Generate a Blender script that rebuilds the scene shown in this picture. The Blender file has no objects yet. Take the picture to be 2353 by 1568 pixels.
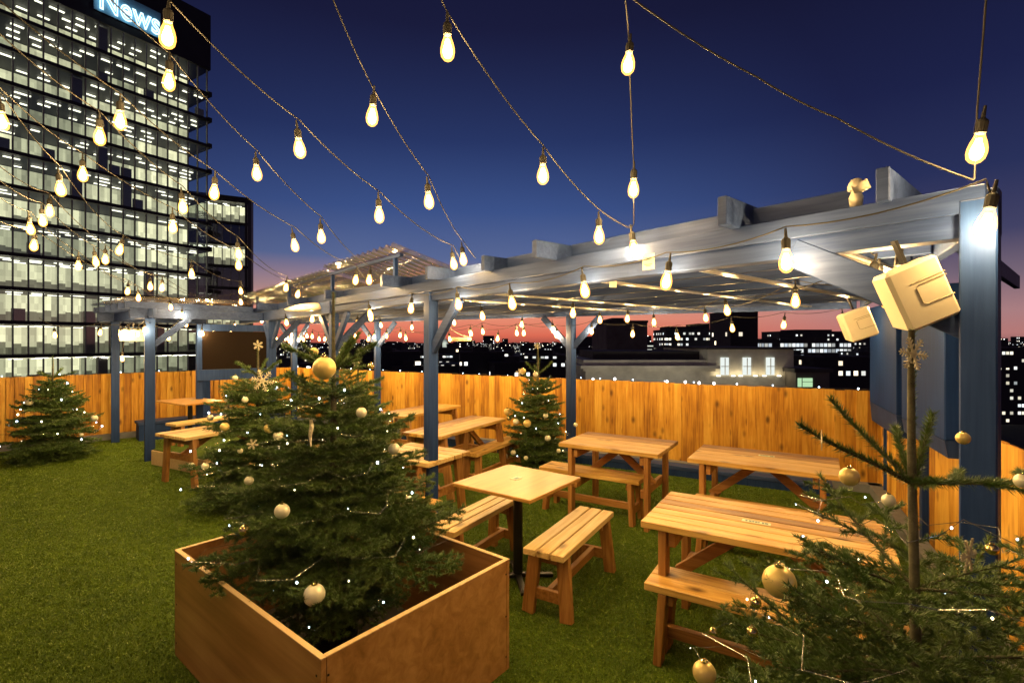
import bpy, math, random
import numpy as np
from mathutils import Vector, Matrix
R = math.radians
scene = bpy.context.scene
COL = scene.collection
F, CX, CY, CH = 1146.0, 1176.0, 784.0, 1.8
rng = random.Random(7)

def at(u, v, D):
    return Vector(((u-CX)/F*D, D, CH-(v-CY)/F*D))

# ------------------------------------------------------------------ tagging
def tag(o, label=None, cat=None, group=None, kind=None):
    if label: o['label'] = label
    if cat: o['category'] = cat
    if group: o['group'] = group
    if kind: o['kind'] = kind
    return o

def empty(name, loc=(0, 0, 0), rz=0, label=None, cat=None, group=None):
    o = bpy.data.objects.new(name, None)
    o.empty_display_size = 0.1
    o.location = loc
    o.rotation_euler = (0, 0, rz)
    COL.objects.link(o)
    return tag(o, label, cat, group)

def link(name, me, parent=None, loc=None, rot=None):
    o = bpy.data.objects.new(name, me)
    COL.objects.link(o)
    if parent: o.parent = parent
    if loc is not None: o.location = loc
    if rot is not None: o.rotation_euler = rot
    return o

def copy_tree(o, parent=None):
    kids = list(o.children)
    c = o.copy()
    COL.objects.link(c)
    c.parent = parent
    for k in kids: copy_tree(k, c)
    return c

# ------------------------------------------------------------------ mesh builder
class MB:
    def __init__(s):
        s.v = []; s.f = []
    def hexa(s, pts):
        n = len(s.v)
        s.v += [tuple(p) for p in pts]
        for q in ((0,3,2,1),(4,5,6,7),(0,1,5,4),(1,2,6,5),(2,3,7,6),(3,0,4,7)):
            s.f.append(tuple(n+i for i in q))
        return s
    def box(s, x0, y0, z0, x1, y1, z1):
        return s.hexa([(x0,y0,z0),(x1,y0,z0),(x1,y1,z0),(x0,y1,z0),(x0,y0,z1),(x1,y0,z1),(x1,y1,z1),(x0,y1,z1)])
    def cbox(s, c, sz, rz=0, rx=0, ry=0):
        M = Matrix.Translation(c) @ Matrix.Rotation(rz,4,'Z') @ Matrix.Rotation(ry,4,'Y') @ Matrix.Rotation(rx,4,'X')
        a, b, h = sz[0]/2, sz[1]/2, sz[2]/2
        return s.hexa([M @ Vector(p) for p in [(-a,-b,-h),(a,-b,-h),(a,b,-h),(-a,b,-h),(-a,-b,h),(a,-b,h),(a,b,h),(-a,b,h)]])
    def beam(s, p0, p1, w, t, up=(0,0,1)):
        # w = width across (horizontal), t = thickness along up
        p0 = Vector(p0); p1 = Vector(p1)
        d = (p1-p0).normalized(); up = Vector(up)
        sd = d.cross(up)
        if sd.length < 1e-4: sd = d.cross(Vector((1,0,0)))
        sd.normalize(); u2 = sd.cross(d).normalized()
        a = sd*w/2; b = u2*t/2
        return s.hexa([p0-a-b, p0+a-b, p1+a-b, p1-a-b, p0-a+b, p0+a+b, p1+a+b, p1-a+b])
    def tube(s, pts, r, n=6, cap=True):
        pts = [Vector(p) for p in pts]
        rs = r if isinstance(r, (list, tuple)) else [r]*len(pts)
        base = len(s.v)
        for i, p in enumerate(pts):
            d = (pts[min(i+1,len(pts)-1)]-pts[max(i-1,0)])
            d = d.normalized() if d.length > 1e-9 else Vector((0,0,1))
            ref = Vector((0,0,1)) if abs(d.z) < .9 else Vector((1,0,0))
            a = d.cross(ref).normalized(); b = d.cross(a).normalized()
            for k in range(n):
                t = 2*math.pi*k/n
                s.v.append(tuple(p + (a*math.cos(t)+b*math.sin(t))*rs[i]))
        for i in range(len(pts)-1):
            for k in range(n):
                a0 = base+i*n+k; a1 = base+i*n+(k+1)%n
                s.f.append((a0, a1, a1+n, a0+n))
        if cap:
            s.f.append(tuple(base+k for k in range(n)))
            s.f.append(tuple(base+(len(pts)-1)*n+k for k in reversed(range(n))))
        return s
    def lathe(s, prof, n=12, c=(0,0,0)):
        base = len(s.v)
        for (r, z) in prof:
            for k in range(n):
                t = 2*math.pi*k/n
                s.v.append((c[0]+r*math.cos(t), c[1]+r*math.sin(t), c[2]+z))
        for i in range(len(prof)-1):
            for k in range(n):
                a0 = base+i*n+k; a1 = base+i*n+(k+1)%n
                s.f.append((a0, a1, a1+n, a0+n))
        s.f.append(tuple(base+k for k in reversed(range(n))))
        s.f.append(tuple(base+(len(prof)-1)*n+k for k in range(n)))
        return s
    def prism(s, poly, z0, z1):
        n = len(s.v); m = len(poly)
        for z in (z0, z1):
            for p in poly: s.v.append((p[0], p[1], z))
        s.f.append(tuple(n+i for i in reversed(range(m))))
        s.f.append(tuple(n+m+i for i in range(m)))
        for i in range(m):
            j = (i+1) % m
            s.f.append((n+i, n+j, n+m+j, n+m+i))
        return s
    def quad(s, *pts):
        n = len(s.v); s.v += [tuple(p) for p in pts]; s.f.append(tuple(range(n, n+len(pts)))); return s
    def mesh(s, name, mat, smooth=False):
        me = bpy.data.meshes.new(name)
        me.from_pydata(s.v, [], s.f)
        if mat: me.materials.append(mat)
        if smooth:
            for p in me.polygons: p.use_smooth = True
        me.update()
        return me
    def build(s, name, mat, parent=None, loc=None, rot=None, bevel=0, smooth=False):
        o = link(name, s.mesh(name, mat, smooth), parent, loc, rot)
        if bevel:
            b = o.modifiers.new('bevel', 'BEVEL'); b.width = bevel; b.segments = 1; b.limit_method = 'ANGLE'
        return o

# ------------------------------------------------------------------ materials
def nt(name):
    m = bpy.data.materials.new(name); m.use_nodes = True
    t = m.node_tree; t.nodes.clear()
    out = t.nodes.new('ShaderNodeOutputMaterial')
    return m, t, out
def N(t, typ, **kw):
    n = t.nodes.new(typ)
    for k, v in kw.items():
        if k.startswith('_'): setattr(n, k[1:], v)
        else: n.inputs[k.replace('__', ' ')].default_value = v
    return n
def L(t, a, b): t.links.new(a, b)
def ramp(t, stops, interp='LINEAR'):
    n = t.nodes.new('ShaderNodeValToRGB'); cr = n.color_ramp; cr.interpolation = interp
    while len(cr.elements) < len(stops): cr.elements.new(.5)
    for e, (p, c) in zip(cr.elements, stops):
        e.position = p; e.color = (*c, 1) if len(c) == 3 else c
    return n
def mathn(t, op, a, b=None, c=None):
    n = t.nodes.new('ShaderNodeMath'); n.operation = op
    for i, x in enumerate((a, b, c)):
        if x is None: continue
        if isinstance(x, (int, float)): n.inputs[i].default_value = x
        else: t.links.new(x, n.inputs[i])
    return n.outputs[0]

def wood(name, dark, mid, light, axis='X', rough=.5, island=.35, knots=False, coat=0.0, scale=1.0, bump=.25):
    m, t, out = nt(name)
    p = N(t, 'ShaderNodeBsdfPrincipled', Roughness=rough)
    if coat: p.inputs['Coat Weight'].default_value = coat; p.inputs['Coat Roughness'].default_value = .3
    tc = N(t, 'ShaderNodeTexCoord'); geo = N(t, 'ShaderNodeNewGeometry')
    off = N(t, 'ShaderNodeVectorMath', _operation='MULTIPLY_ADD')
    L(t, geo.outputs['Random Per Island'], off.inputs[0]); off.inputs[1].default_value = (17, 31, 13); L(t, tc.outputs['Object'], off.inputs[2])
    mp = N(t, 'ShaderNodeMapping'); L(t, off.outputs[0], mp.inputs['Vector'])
    st = {'X': (1.2, 22, 22), 'Y': (22, 1.2, 22), 'Z': (22, 22, 1.2)}[axis]
    mp.inputs['Scale'].default_value = tuple(v*scale for v in st)
    n1 = N(t, 'ShaderNodeTexNoise', Scale=1.6, Detail=6, Roughness=.62, Distortion=.6); L(t, mp.outputs[0], n1.inputs['Vector'])
    n2 = N(t, 'ShaderNodeTexNoise', Scale=2.3, Detail=3); L(t, off.outputs[0], n2.inputs['Vector'])
    a = mathn(t, 'MULTIPLY_ADD', geo.outputs['Random Per Island'], island, -island/2)
    b = mathn(t, 'MULTIPLY_ADD', n2.outputs['Fac'], .5, -.25)
    s1 = mathn(t, 'ADD', n1.outputs['Fac'], a); s2 = mathn(t, 'ADD', s1, b)
    cr = ramp(t, [(.25, dark), (.5, mid), (.78, light)]); L(t, s2, cr.inputs[0])
    col = cr.outputs[0]
    if knots:
        mp2 = N(t, 'ShaderNodeMapping'); L(t, off.outputs[0], mp2.inputs['Vector']); mp2.inputs['Scale'].default_value = (6.5, 6.5, 3.2) if axis == 'Z' else (3.2, 6.5, 6.5)
        vo = N(t, 'ShaderNodeTexVoronoi', Scale=1.0); L(t, mp2.outputs[0], vo.inputs['Vector'])
        kr = ramp(t, [(.07, (1, 1, 1)), (.23, (0, 0, 0))]); L(t, vo.outputs['Distance'], kr.inputs[0])
        mx = N(t, 'ShaderNodeMix', _data_type='RGBA'); 
        kf = mathn(t, 'MULTIPLY', kr.outputs[0], .9)
        L(t, kf, mx.inputs[0]); L(t, col, mx.inputs[6]); mx.inputs[7].default_value = (*[c*.45 for c in dark], 1)
        col = mx.outputs[2]
    L(t, col, p.inputs['Base Color'])
    bp = N(t, 'ShaderNodeBump', Strength=bump, Distance=.004); L(t, n1.outputs['Fac'], bp.inputs['Height']); L(t, bp.outputs[0], p.inputs['Normal'])
    if 'blue' in name: p.inputs['Specular IOR Level'].default_value = .25
    L(t, p.outputs[0], out.inputs[0])
    return m

def plain(name, col, rough=.5, metal=0, noise=.12, scale=8, bump=0, spec=None):
    m, t, out = nt(name)
    p = N(t, 'ShaderNodeBsdfPrincipled', Roughness=rough, Metallic=metal)
    tc = N(t, 'ShaderNodeTexCoord')
    n = N(t, 'ShaderNodeTexNoise', Scale=scale, Detail=5, Roughness=.6); L(t, tc.outputs['Object'], n.inputs['Vector'])
    cr = ramp(t, [(.3, [c*(1-noise) for c in col]), (.7, [min(1, c*(1+noise)) for c in col])]); L(t, n.outputs['Fac'], cr.inputs[0])
    L(t, cr.outputs[0], p.inputs['Base Color'])
    if spec is not None: p.inputs['Specular IOR Level'].default_value = spec
    if bump:
        b = N(t, 'ShaderNodeBump', Strength=bump, Distance=.005); L(t, n.outputs['Fac'], b.inputs['Height']); L(t, b.outputs[0], p.inputs['Normal'])
    L(t, p.outputs[0], out.inputs[0])
    return m

def emit(name, col, st, thru=False):
    m, t, out = nt(name)
    e = N(t, 'ShaderNodeEmission', Color=(*col, 1), Strength=st)
    if thru:
        a = N(t, 'ShaderNodeAddShader'); tr = N(t, 'ShaderNodeBsdfTransparent')
        L(t, e.outputs[0], a.inputs[0]); L(t, tr.outputs[0], a.inputs[1]); L(t, a.outputs[0], out.inputs[0])
    else:
        L(t, e.outputs[0], out.inputs[0])
    m.cycles.emission_sampling = 'NONE'
    return m

M = {}
M['fence'] = wood('fence_boards', (.28,.11,.008), (.54,.26,.022), (.72,.42,.065), 'Z', .6, .36, True, bump=.3)
M['top'] = wood('table_planks', (.17,.07,.010), (.42,.225,.042), (.66,.42,.13), 'X', .42, .4, True, .15, bump=.5)
M['pale'] = wood('pale_planks', (.32,.17,.045), (.56,.37,.13), (.74,.55,.26), 'X', .45, .3, True, .1, bump=.4)
M['leg'] = wood('leg_timber', (.12,.045,.009), (.28,.12,.026), (.44,.22,.06), 'Z', .55, .3)
M['rail'] = wood('rail_timber', (.12,.045,.009), (.28,.12,.026), (.44,.22,.06), 'X', .55, .3)
M['ply'] = wood('plywood_face', (.20,.085,.022), (.35,.165,.052), (.50,.27,.10), 'X', .36, .12, False, .2, .45, .15)
M['plyedge'] = wood('plywood_edge', (.5,.33,.14), (.66,.46,.22), (.75,.56,.3), 'X', .6, .2)
M['veneer'] = wood('veneer_top', (.33,.16,.03), (.45,.235,.05), (.53,.30,.08), 'X', .38, 0, False, .25, .5, .05)
M['blue'] = wood('blue_timber', (.012,.027,.09), (.022,.044,.14), (.045,.075,.20), 'X', .6, .15)
M['bluez'] = wood('blue_timber_upright', (.006,.022,.09), (.011,.036,.14), (.02,.052,.18), 'Z', .6, .15)
M['bluedeep'] = wood('deep_blue_board', (.002,.02,.10), (.003,.027,.135), (.006,.036,.165), 'Z', .75, .1)
M['black'] = plain('black_metal', (.012,.012,.013), .4, .3)
M['cablem'] = plain('black_rubber', (.018,.017,.015), .75)
M['cream'] = plain('cream_plastic', (.66,.60,.46), .38, 0, .05)
M['grille'] = plain('cream_grille', (.36,.31,.2), .6, 0, .1, 60)
M['metal'] = plain('strip_metal', (.55,.53,.5), .28, .9)
M['dark'] = plain('dark_screen', (.010,.006,.004), .6, 0, .05, spec=.08)
M['bark'] = plain('fir_bark', (.085,.078,.048), .85, 0, .4, 40, .6)
M['goldmatte'] = plain('gold_matte', (.72,.55,.20), .36, .35, .06, 30)
M['goldshiny'] = plain('gold_shiny', (.75,.62,.25), .16, .95, .05, 30)
M['pearl'] = plain('pale_gold', (.80,.77,.58), .3, .2, .08, 40)
M['glitter'] = plain('glitter_flake', (.75,.68,.5), .3, .4, .35, 220, 1.0)
M['concrete'] = plain('kerb_grey', (.16,.17,.19), .8)
M['stone'] = plain('pale_stone', (.6,.57,.45), .85, 0, .2, .6)
M['darkroof'] = plain('dark_roof', (.05,.045,.04), .9, 0, .3, .4)
M['darkwall'] = plain('dark_wall', (.12,.105,.085), .85, 0, .3, .3)
M['spandrel'] = plain('dark_spandrel', (.02,.018,.016), .5, .2, .3, .4)
M['fin'] = plain('facade_fin', (.30,.30,.26), .5)
M['paper'] = plain('sticker_paper', (.62,.68,.5), .4, 0, .05)
M['ink'] = plain('sticker_print', (.07,.15,.13), .5)
M['wire'] = plain('silver_wire', (.7,.7,.65), .25, .9)
M['core'] = emit('bulb_core', (1, .80, .42), 16, True)
M['led'] = emit('led_white', (.6,.78,1.0), 16)
M['ledw'] = emit('led_warm', (1,.86,.55), 9)

def m_glow():
    m, t, out = nt('amber_bulb_glass')
    e = N(t, 'ShaderNodeEmission', Color=(1,.44,.07,1), Strength=1.9)
    tr = N(t, 'ShaderNodeBsdfTransparent', Color=(1,.93,.8,1))
    a = N(t, 'ShaderNodeAddShader'); L(t, e.outputs[0], a.inputs[0]); L(t, tr.outputs[0], a.inputs[1])
    L(t, a.outputs[0], out.inputs[0]); m.cycles.emission_sampling = 'NONE'
    return m
M['bulbglass'] = m_glow()

def m_clear(name, tint, tr_f, rough=.12):
    m, t, out = nt(name)
    g = N(t, 'ShaderNodeBsdfGlossy', Roughness=rough, Color=(.9,.9,.9,1)); tr = N(t, 'ShaderNodeBsdfTransparent', Color=(*tint,1))
    d = N(t, 'ShaderNodeBsdfDiffuse', Color=(.5,.47,.42,1))
    mx = N(t, 'ShaderNodeMixShader', Fac=tr_f); L(t, g.outputs[0], mx.inputs[1]); L(t, tr.outputs[0], mx.inputs[2])
    mx2 = N(t, 'ShaderNodeMixShader', Fac=.06 if tr_f < .8 else .0); L(t, mx.outputs[0], mx2.inputs[1]); L(t, d.outputs[0], mx2.inputs[2])
    L(t, mx2.outputs[0], out.inputs[0]); return m
M['corrug'] = m_clear('corrugated_clear_plastic', (.86,.88,.92), .78)
M['glass'] = m_clear('facade_glass', (.93,.96,.93), .93, .03)

def m_turf():
    m, t, out = nt('artificial_turf')
    p = N(t, 'ShaderNodeBsdfPrincipled', Roughness=.8)
    p.inputs['Specular IOR Level'].default_value = .2
    tc = N(t, 'ShaderNodeTexCoord')
    n1 = N(t, 'ShaderNodeTexNoise', Scale=1.1, Detail=4, Roughness=.55, Distortion=.8); L(t, tc.outputs['Object'], n1.inputs['Vector'])
    n2 = N(t, 'ShaderNodeTexNoise', Scale=95, Detail=6, Roughness=.85); L(t, tc.outputs['Object'], n2.inputs['Vector'])
    n3 = N(t, 'ShaderNodeTexNoise', Scale=7, Detail=4); L(t, tc.outputs['Object'], n3.inputs['Vector'])
    s = mathn(t, 'MULTIPLY_ADD', n1.outputs['Fac'], .5, mathn(t, 'MULTIPLY', n2.outputs['Fac'], 1.5))
    s = mathn(t, 'MULTIPLY_ADD', n3.outputs['Fac'], .35, s)
    s = mathn(t, 'SUBTRACT', s, .67)
    cr = ramp(t, [(.25, (.030,.068,.005)), (.5, (.088,.155,.010)), (.75, (.17,.26,.02))]); L(t, s, cr.inputs[0])
    L(t, cr.outputs[0], p.inputs['Base Color'])
    b = N(t, 'ShaderNodeBump', Strength=1.0, Distance=.03); L(t, n2.outputs['Fac'], b.inputs['Height']); L(t, b.outputs[0], p.inputs['Normal'])
    L(t, p.outputs[0], out.inputs[0]); return m
M['turf'] = m_turf()

def m_needle(name, a, b):
    m, t, out = nt(name)
    p = N(t, 'ShaderNodeBsdfPrincipled', Roughness=.45)
    tc = N(t, 'ShaderNodeTexCoord')
    n1 = N(t, 'ShaderNodeTexNoise', Scale=7, Detail=5, Roughness=.7); L(t, tc.outputs['Object'], n1.inputs['Vector'])
    cr = ramp(t, [(.3, a), (.7, b)]); L(t, n1.outputs['Fac'], cr.inputs[0])
    L(t, cr.outputs[0], p.inputs['Base Color'])
    L(t, p.outputs[0], out.inputs[0]); return m
M['blade'] = m_needle('turf_blade', (.095,.155,.008), (.15,.225,.014))
M['needle'] = m_needle('fir_needles', (.035,.085,.018), (.13,.20,.045))

def m_cells(name, wall, cw, ch, frac, col1, col2, st, fx=(.15,.85), fz=(.25,.8)):
    """dark wall with a grid of windows, a random share of them lit"""
    m, t, out = nt(name)
    p = N(t, 'ShaderNodeBsdfPrincipled', Roughness=.8); p.inputs['Base Color'].default_value = (*wall, 1)
    tc = N(t, 'ShaderNodeTexCoord'); sp = N(t, 'ShaderNodeSeparateXYZ'); L(t, tc.outputs['Object'], sp.inputs[0])
    oi = N(t, 'ShaderNodeObjectInfo')
    x = mathn(t, 'ADD', sp.outputs[0], sp.outputs[1]); x = mathn(t, 'DIVIDE', x, cw); z = mathn(t, 'DIVIDE', sp.outputs[2], ch)
    ix = mathn(t, 'FLOOR', x); iz = mathn(t, 'FLOOR', z); fx_ = mathn(t, 'FRACT', x); fz_ = mathn(t, 'FRACT', z)
    cb = N(t, 'ShaderNodeCombineXYZ'); L(t, ix, cb.inputs[0]); L(t, iz, cb.inputs[1]); L(t, mathn(t, 'MULTIPLY', oi.outputs['Random'], 97), cb.inputs[2])
    wn = N(t, 'ShaderNodeTexWhiteNoise', _noise_dimensions='3D'); L(t, cb.outputs[0], wn.inputs['Vector'])
    lit = mathn(t, 'LESS_THAN', wn.outputs['Value'], frac)
    for val, (a, b) in ((fx_, fx), (fz_, fz)):
        lit = mathn(t, 'MULTIPLY', lit, mathn(t, 'GREATER_THAN', val, a)); lit = mathn(t, 'MULTIPLY', lit, mathn(t, 'LESS_THAN', val, b))
    geo = N(t, 'ShaderNodeNewGeometry'); sn = N(t, 'ShaderNodeSeparateXYZ'); L(t, geo.outputs['Normal'], sn.inputs[0])
    lit = mathn(t, 'MULTIPLY', lit, mathn(t, 'LESS_THAN', sn.outputs[2], .5))
    spc = N(t, 'ShaderNodeSeparateColor'); L(t, wn.outputs['Color'], spc.inputs[0])
    mx = N(t, 'ShaderNodeMix', _data_type='RGBA'); L(t, spc.outputs[1], mx.inputs[0]); mx.inputs[6].default_value = (*col1, 1); mx.inputs[7].default_value = (*col2, 1)
    L(t, mx.outputs[2], p.inputs['Emission Color'])
    L(t, mathn(t, 'MULTIPLY', lit, mathn(t, 'MULTIPLY_ADD', spc.outputs[2], st, st*.25)), p.inputs['Emission Strength'])
    L(t, p.outputs[0], out.inputs[0]); m.cycles.emission_sampling = 'NONE'
    return m
M['cityA'] = m_cells('city_windows_sparse', (.028,.026,.025), 2.6, 3.4, .16, (1,.78,.45), (.75,.9,1), 2.6, (.2,.75), (.3,.75))
M['cityB'] = m_cells('city_windows_office', (.03,.028,.03), 1.9, 3.6, .30, (1,.9,.66), (.85,.95,1), 1.5, (.1,.9), (.3,.7))
M['cityC'] = m_cells('city_windows_far', (.03,.027,.03), 9, 6, .16, (1,.8,.5), (.9,.95,1), 5.0, (.3,.6), (.3,.65))
M['office'] = m_cells('office_windows_rows', (.03,.028,.03), 2.3, 3.3, .86, (.95,.95,.85), (.8,.9,1), 1.1, (.08,.9), (.12,.72))
M['rowlit'] = m_cells('office_floor_strips', (.03,.028,.03), 5.5, 3.4, .62, (1,.95,.75), (.85,.95,.9), .9, (.04,.97), (.35,.65))

def m_interior():
    m, t, out = nt('office_interior')
    tc = N(t, 'ShaderNodeTexCoord'); sp = N(t, 'ShaderNodeSeparateXYZ'); L(t, tc.outputs['Object'], sp.inputs[0])
    def cells(w, h, seed):
        x = mathn(t, 'FLOOR', mathn(t, 'DIVIDE', sp.outputs[0], w)); z = mathn(t, 'FLOOR', mathn(t, 'DIVIDE', sp.outputs[2], h))
        cb = N(t, 'ShaderNodeCombineXYZ'); L(t, x, cb.inputs[0]); L(t, z, cb.inputs[1]); cb.inputs[2].default_value = seed
        wn = N(t, 'ShaderNodeTexWhiteNoise', _noise_dimensions='3D'); L(t, cb.outputs[0], wn.inputs['Vector']); return wn
    a = cells(.8, 4.4, 3.3); b = cells(7.5, 4.4, 8.1); c = cells(.45, .9, 5.7)
    va = mathn(t, 'MULTIPLY_ADD', a.outputs['Value'], .55, .45)
    vb = mathn(t, 'MULTIPLY_ADD', b.outputs['Value'], .7, .5)
    vc = mathn(t, 'MULTIPLY_ADD', c.outputs['Value'], .35, .75)
    s = mathn(t, 'MULTIPLY', mathn(t, 'MULTIPLY', va, vb), vc)
    fz = mathn(t, 'FRACT', mathn(t, 'DIVIDE', sp.outputs[2], 4.4))
    # furniture and people hide the lowest part of each storey's wall
    furn = mathn(t, 'GREATER_THAN', mathn(t, 'SUBTRACT', fz, .22), mathn(t, 'MULTIPLY', a.outputs['Value'], .22))
    s = mathn(t, 'MULTIPLY', s, mathn(t, 'MULTIPLY_ADD', furn, .8, .2))
    mx = N(t, 'ShaderNodeMix', _data_type='RGBA'); L(t, b.outputs['Value'], mx.inputs[0]); mx.inputs[6].default_value = (.66,.66,.44,1); mx.inputs[7].default_value = (.92,.86,.56,1)
    e = N(t, 'ShaderNodeEmission'); L(t, mx.outputs[2], e.inputs[0]); L(t, mathn(t, 'MULTIPLY', s, 1.5), e.inputs[1])
    L(t, e.outputs[0], out.inputs[0]); m.cycles.emission_sampling = 'NONE'
    return m
M['interior'] = m_interior()
M['ceillight'] = emit('ceiling_light', (1,.95,.76), 2.8)
M['windowlit'] = emit('lit_window', (.86,.93,.88), 1.0)
M['windowgreen'] = emit('lit_green_window', (.6,.95,.55), .8)
M['neon'] = emit('neon_tube', (.55,.85,1.0), 2.2)
M['neonback'] = plain('sign_back', (.2,.45,.62), .6)
M['eye'] = emit('wheel_rim_light', (1,.35,.4), .7)
M['aviation'] = emit('spire_lamp', (1,.95,.9), 8)

# ------------------------------------------------------------------ world
w = bpy.data.worlds.new('World'); scene.world = w; w.use_nodes = True
t = w.node_tree; t.nodes.clear()
wo = t.nodes.new('ShaderNodeOutputWorld'); bg = t.nodes.new('ShaderNodeBackground')
tc = N(t, 'ShaderNodeTexCoord'); sp = N(t, 'ShaderNodeSeparateXYZ'); nrm = N(t, 'ShaderNodeVectorMath', _operation='NORMALIZE')
L(t, tc.outputs['Generated'], nrm.inputs[0]); L(t, nrm.outputs[0], sp.inputs[0])
el = mathn(t, 'MULTIPLY_ADD', sp.outputs[2], 1.0, 0.05)
warm = ramp(t, [(.0, (.10,.03,.03)), (.04, (.22,.055,.05)), (.062, (.72,.15,.09)), (.095, (.80,.27,.17)), (.15, (.42,.25,.25)), (.21, (.10,.14,.30)), (.30, (.045,.085,.25)), (.42, (.022,.04,.14)), (.58, (.012,.014,.055)), (.85, (.006,.006,.025))])
cool = ramp(t, [(.0, (.05,.03,.04)), (.04, (.14,.07,.08)), (.062, (.46,.19,.18)), (.095, (.40,.21,.22)), (.15, (.18,.13,.18)), (.21, (.055,.055,.13)), (.30, (.022,.03,.10)), (.42, (.012,.016,.065)), (.58, (.008,.009,.035)), (.85, (.005,.005,.02))])
L(t, el, warm.inputs[0]); L(t, el, cool.inputs[0])
# the afterglow is strongest straight ahead, a little left of the view axis
az = N(t, 'ShaderNodeVectorMath', _operation='DOT_PRODUCT'); L(t, nrm.outputs[0], az.inputs[0]); az.inputs[1].default_value = (-.09, .995, 0)
azr = ramp(t, [(.72, (0,0,0)), (.96, (1,1,1))]); L(t, az.outputs['Value'], azr.inputs[0])
mx = N(t, 'ShaderNodeMix', _data_type='RGBA'); L(t, azr.outputs[0], mx.inputs[0]); L(t, cool.outputs[0], mx.inputs[6]); L(t, warm.outputs[0], mx.inputs[7])
L(t, mx.outputs[2], bg.inputs[0]); bg.inputs[1].default_value = 1.0; L(t, bg.outputs[0], wo.inputs[0])

# ------------------------------------------------------------------ camera
cam = bpy.data.cameras.new('camera'); co = bpy.data.objects.new('camera', cam); COL.objects.link(co)
co.location = (0, 0, CH); co.rotation_euler = (R(90), 0, 0)
cam.sensor_width = 36; cam.lens = F/2352*36; cam.clip_start = .05; cam.clip_end = 20000
scene.camera = co
scene.view_settings.view_transform = 'Standard'; scene.view_settings.look = 'None'; scene.view_settings.exposure = 0; scene.view_settings.gamma = 1
scene.cycles.use_denoising = True
scene.cycles.max_bounces = 6; scene.cycles.transparent_max_bounces = 24
scene.cycles.sample_clamp_indirect = 4; scene.cycles.use_light_tree = True
scene.cycles.caustics_reflective = False; scene.cycles.caustics_refractive = False

# ------------------------------------------------------------------ geometry of the terrace (metres)
C_BACK0 = Vector((4.45, 5.98)); C_CORNER = Vector((-5.15, 11.55)); C_LEFT = Vector((-12.2, 4.6)); C_SIDE = Vector((1.55, .2))
P0 = Vector((1.66, 1.77)); AL = Vector((-.648, .761)); PP = Vector((.761, .648))
def pg(tt, p): v = P0 + AL*tt + PP*p; return v      # pergola frame: along the front beam / inwards

# ground far below, terrace building, turf
g = MB(); g.quad((-9000,-3000,-38),(9000,-3000,-38),(9000,14000,-38),(-9000,14000,-38))
tag(g.build('ground', M['darkroof']), kind='structure')
poly = [C_BACK0+Vector((.5,.25)), C_CORNER+Vector((-.05,.5)), C_LEFT+Vector((-.4,.3)), Vector((-12.6,-7)), Vector((2.2,-7)), C_SIDE+Vector((.5,-.2))]
b = MB(); b.prism(poly, -38, -.03)
tag(b.build('terrace_building', M['darkwall']), 'dark building block carrying the roof terrace under the turf', 'building')
b = MB(); n0 = len(b.v)
b.v += [(p.x, p.y, 0) for p in poly]; b.f.append(tuple(range(len(poly))))
b.v += [(p.x, p.y, -.025) for p in poly]; b.f.append(tuple(reversed(range(len(poly), 2*len(poly)))))
for i in range(len(poly)):
    j = (i+1) % len(poly); b.f.append((i, j, j+len(poly), i+len(poly)))
tag(b.build('artificial_turf', M['turf']), kind='structure')

# short upright pile of the turf near the viewer
def turf_pile():
    r = np.random.RandomState(5); n = 620000
    y = .8+10.4*r.rand(n)**1.35; x = (r.rand(n)*2-1)*(y*1.1+.3)
    def inside(a, b, m):      # left of a->b by more than m
        d = (b-a).normalized(); return (d.x*(y-a.y)-d.y*(x-a.x)) > m
    keep = inside(C_BACK0, C_CORNER, .3) & inside(C_CORNER, C_LEFT, .3) & inside(C_SIDE, C_BACK0, .25)
    x, y = x[keep], y[keep]; n = len(x)
    hgt = r.uniform(.007, .014, n); a = r.rand(n)*6.28; le = r.uniform(0, .012, n); b_ = r.rand(n)*6.28; w_ = .0012+.0009*y
    V = np.zeros((n, 3, 3))
    V[:,0,0] = x-np.cos(a)*w_; V[:,0,1] = y-np.sin(a)*w_; V[:,1,0] = x+np.cos(a)*w_; V[:,1,1] = y+np.sin(a)*w_
    V[:,2,0] = x+np.cos(b_)*le; V[:,2,1] = y+np.sin(b_)*le; V[:,2,2] = hgt
    me = arr_mesh('turf_pile', V.reshape(-1,3), np.arange(n*3).reshape(-1,3), M['blade'], 3)
    tag(link('turf_pile', me), 'short green pile of the artificial turf', 'turf', kind='stuff')

# ------------------------------------------------------------------ fences
def fence(p0, p1, label, h=1.2, kerb=True, seed=1, post_step=1.9):
    r = random.Random(seed)
    d = p1-p0; Ln = d.length; rz = math.atan2(d.y, d.x)
    root = empty('fence', (p0.x, p0.y, 0), rz, label, 'fence', 'plank fences round the terrace')
    bm = MB(); x = 0
    while x < Ln:
        wd = min(r.uniform(.095, .125), Ln-x)
        dz = r.uniform(-.006, .006); a = r.uniform(.004, .010)
        # feather-edge board: one edge proud of the other
        bm.hexa([(x,-.022-a,.06),(x+wd+.006,-.006,.06),(x+wd+.006,.01,.06),(x,-.004,.06),
                 (x,-.022-a,h+dz),(x+wd+.006,-.006,h+dz),(x+wd+.006,.01,h+dz),(x,-.004,h+dz)])
        x += wd
    bm.build('board_panel', M['fence'], root)
    rl = MB(); rl.box(0,.012,.25,Ln,.06,.33); rl.box(0,.012,.95,Ln,.06,1.03); rl.build('rail', M['rail'], root)
    if kerb:
        k = MB(); k.box(0,-.16,0,Ln,-.035,.10); k.build('kerb', M['concrete'], root)
    return root
fence(C_CORNER, C_BACK0, 'long orange plank fence across the back of the terrace behind the tables', seed=3)
fence(C_LEFT, C_CORNER, 'orange plank fence on the left below the lit office tower', seed=5)
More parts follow.
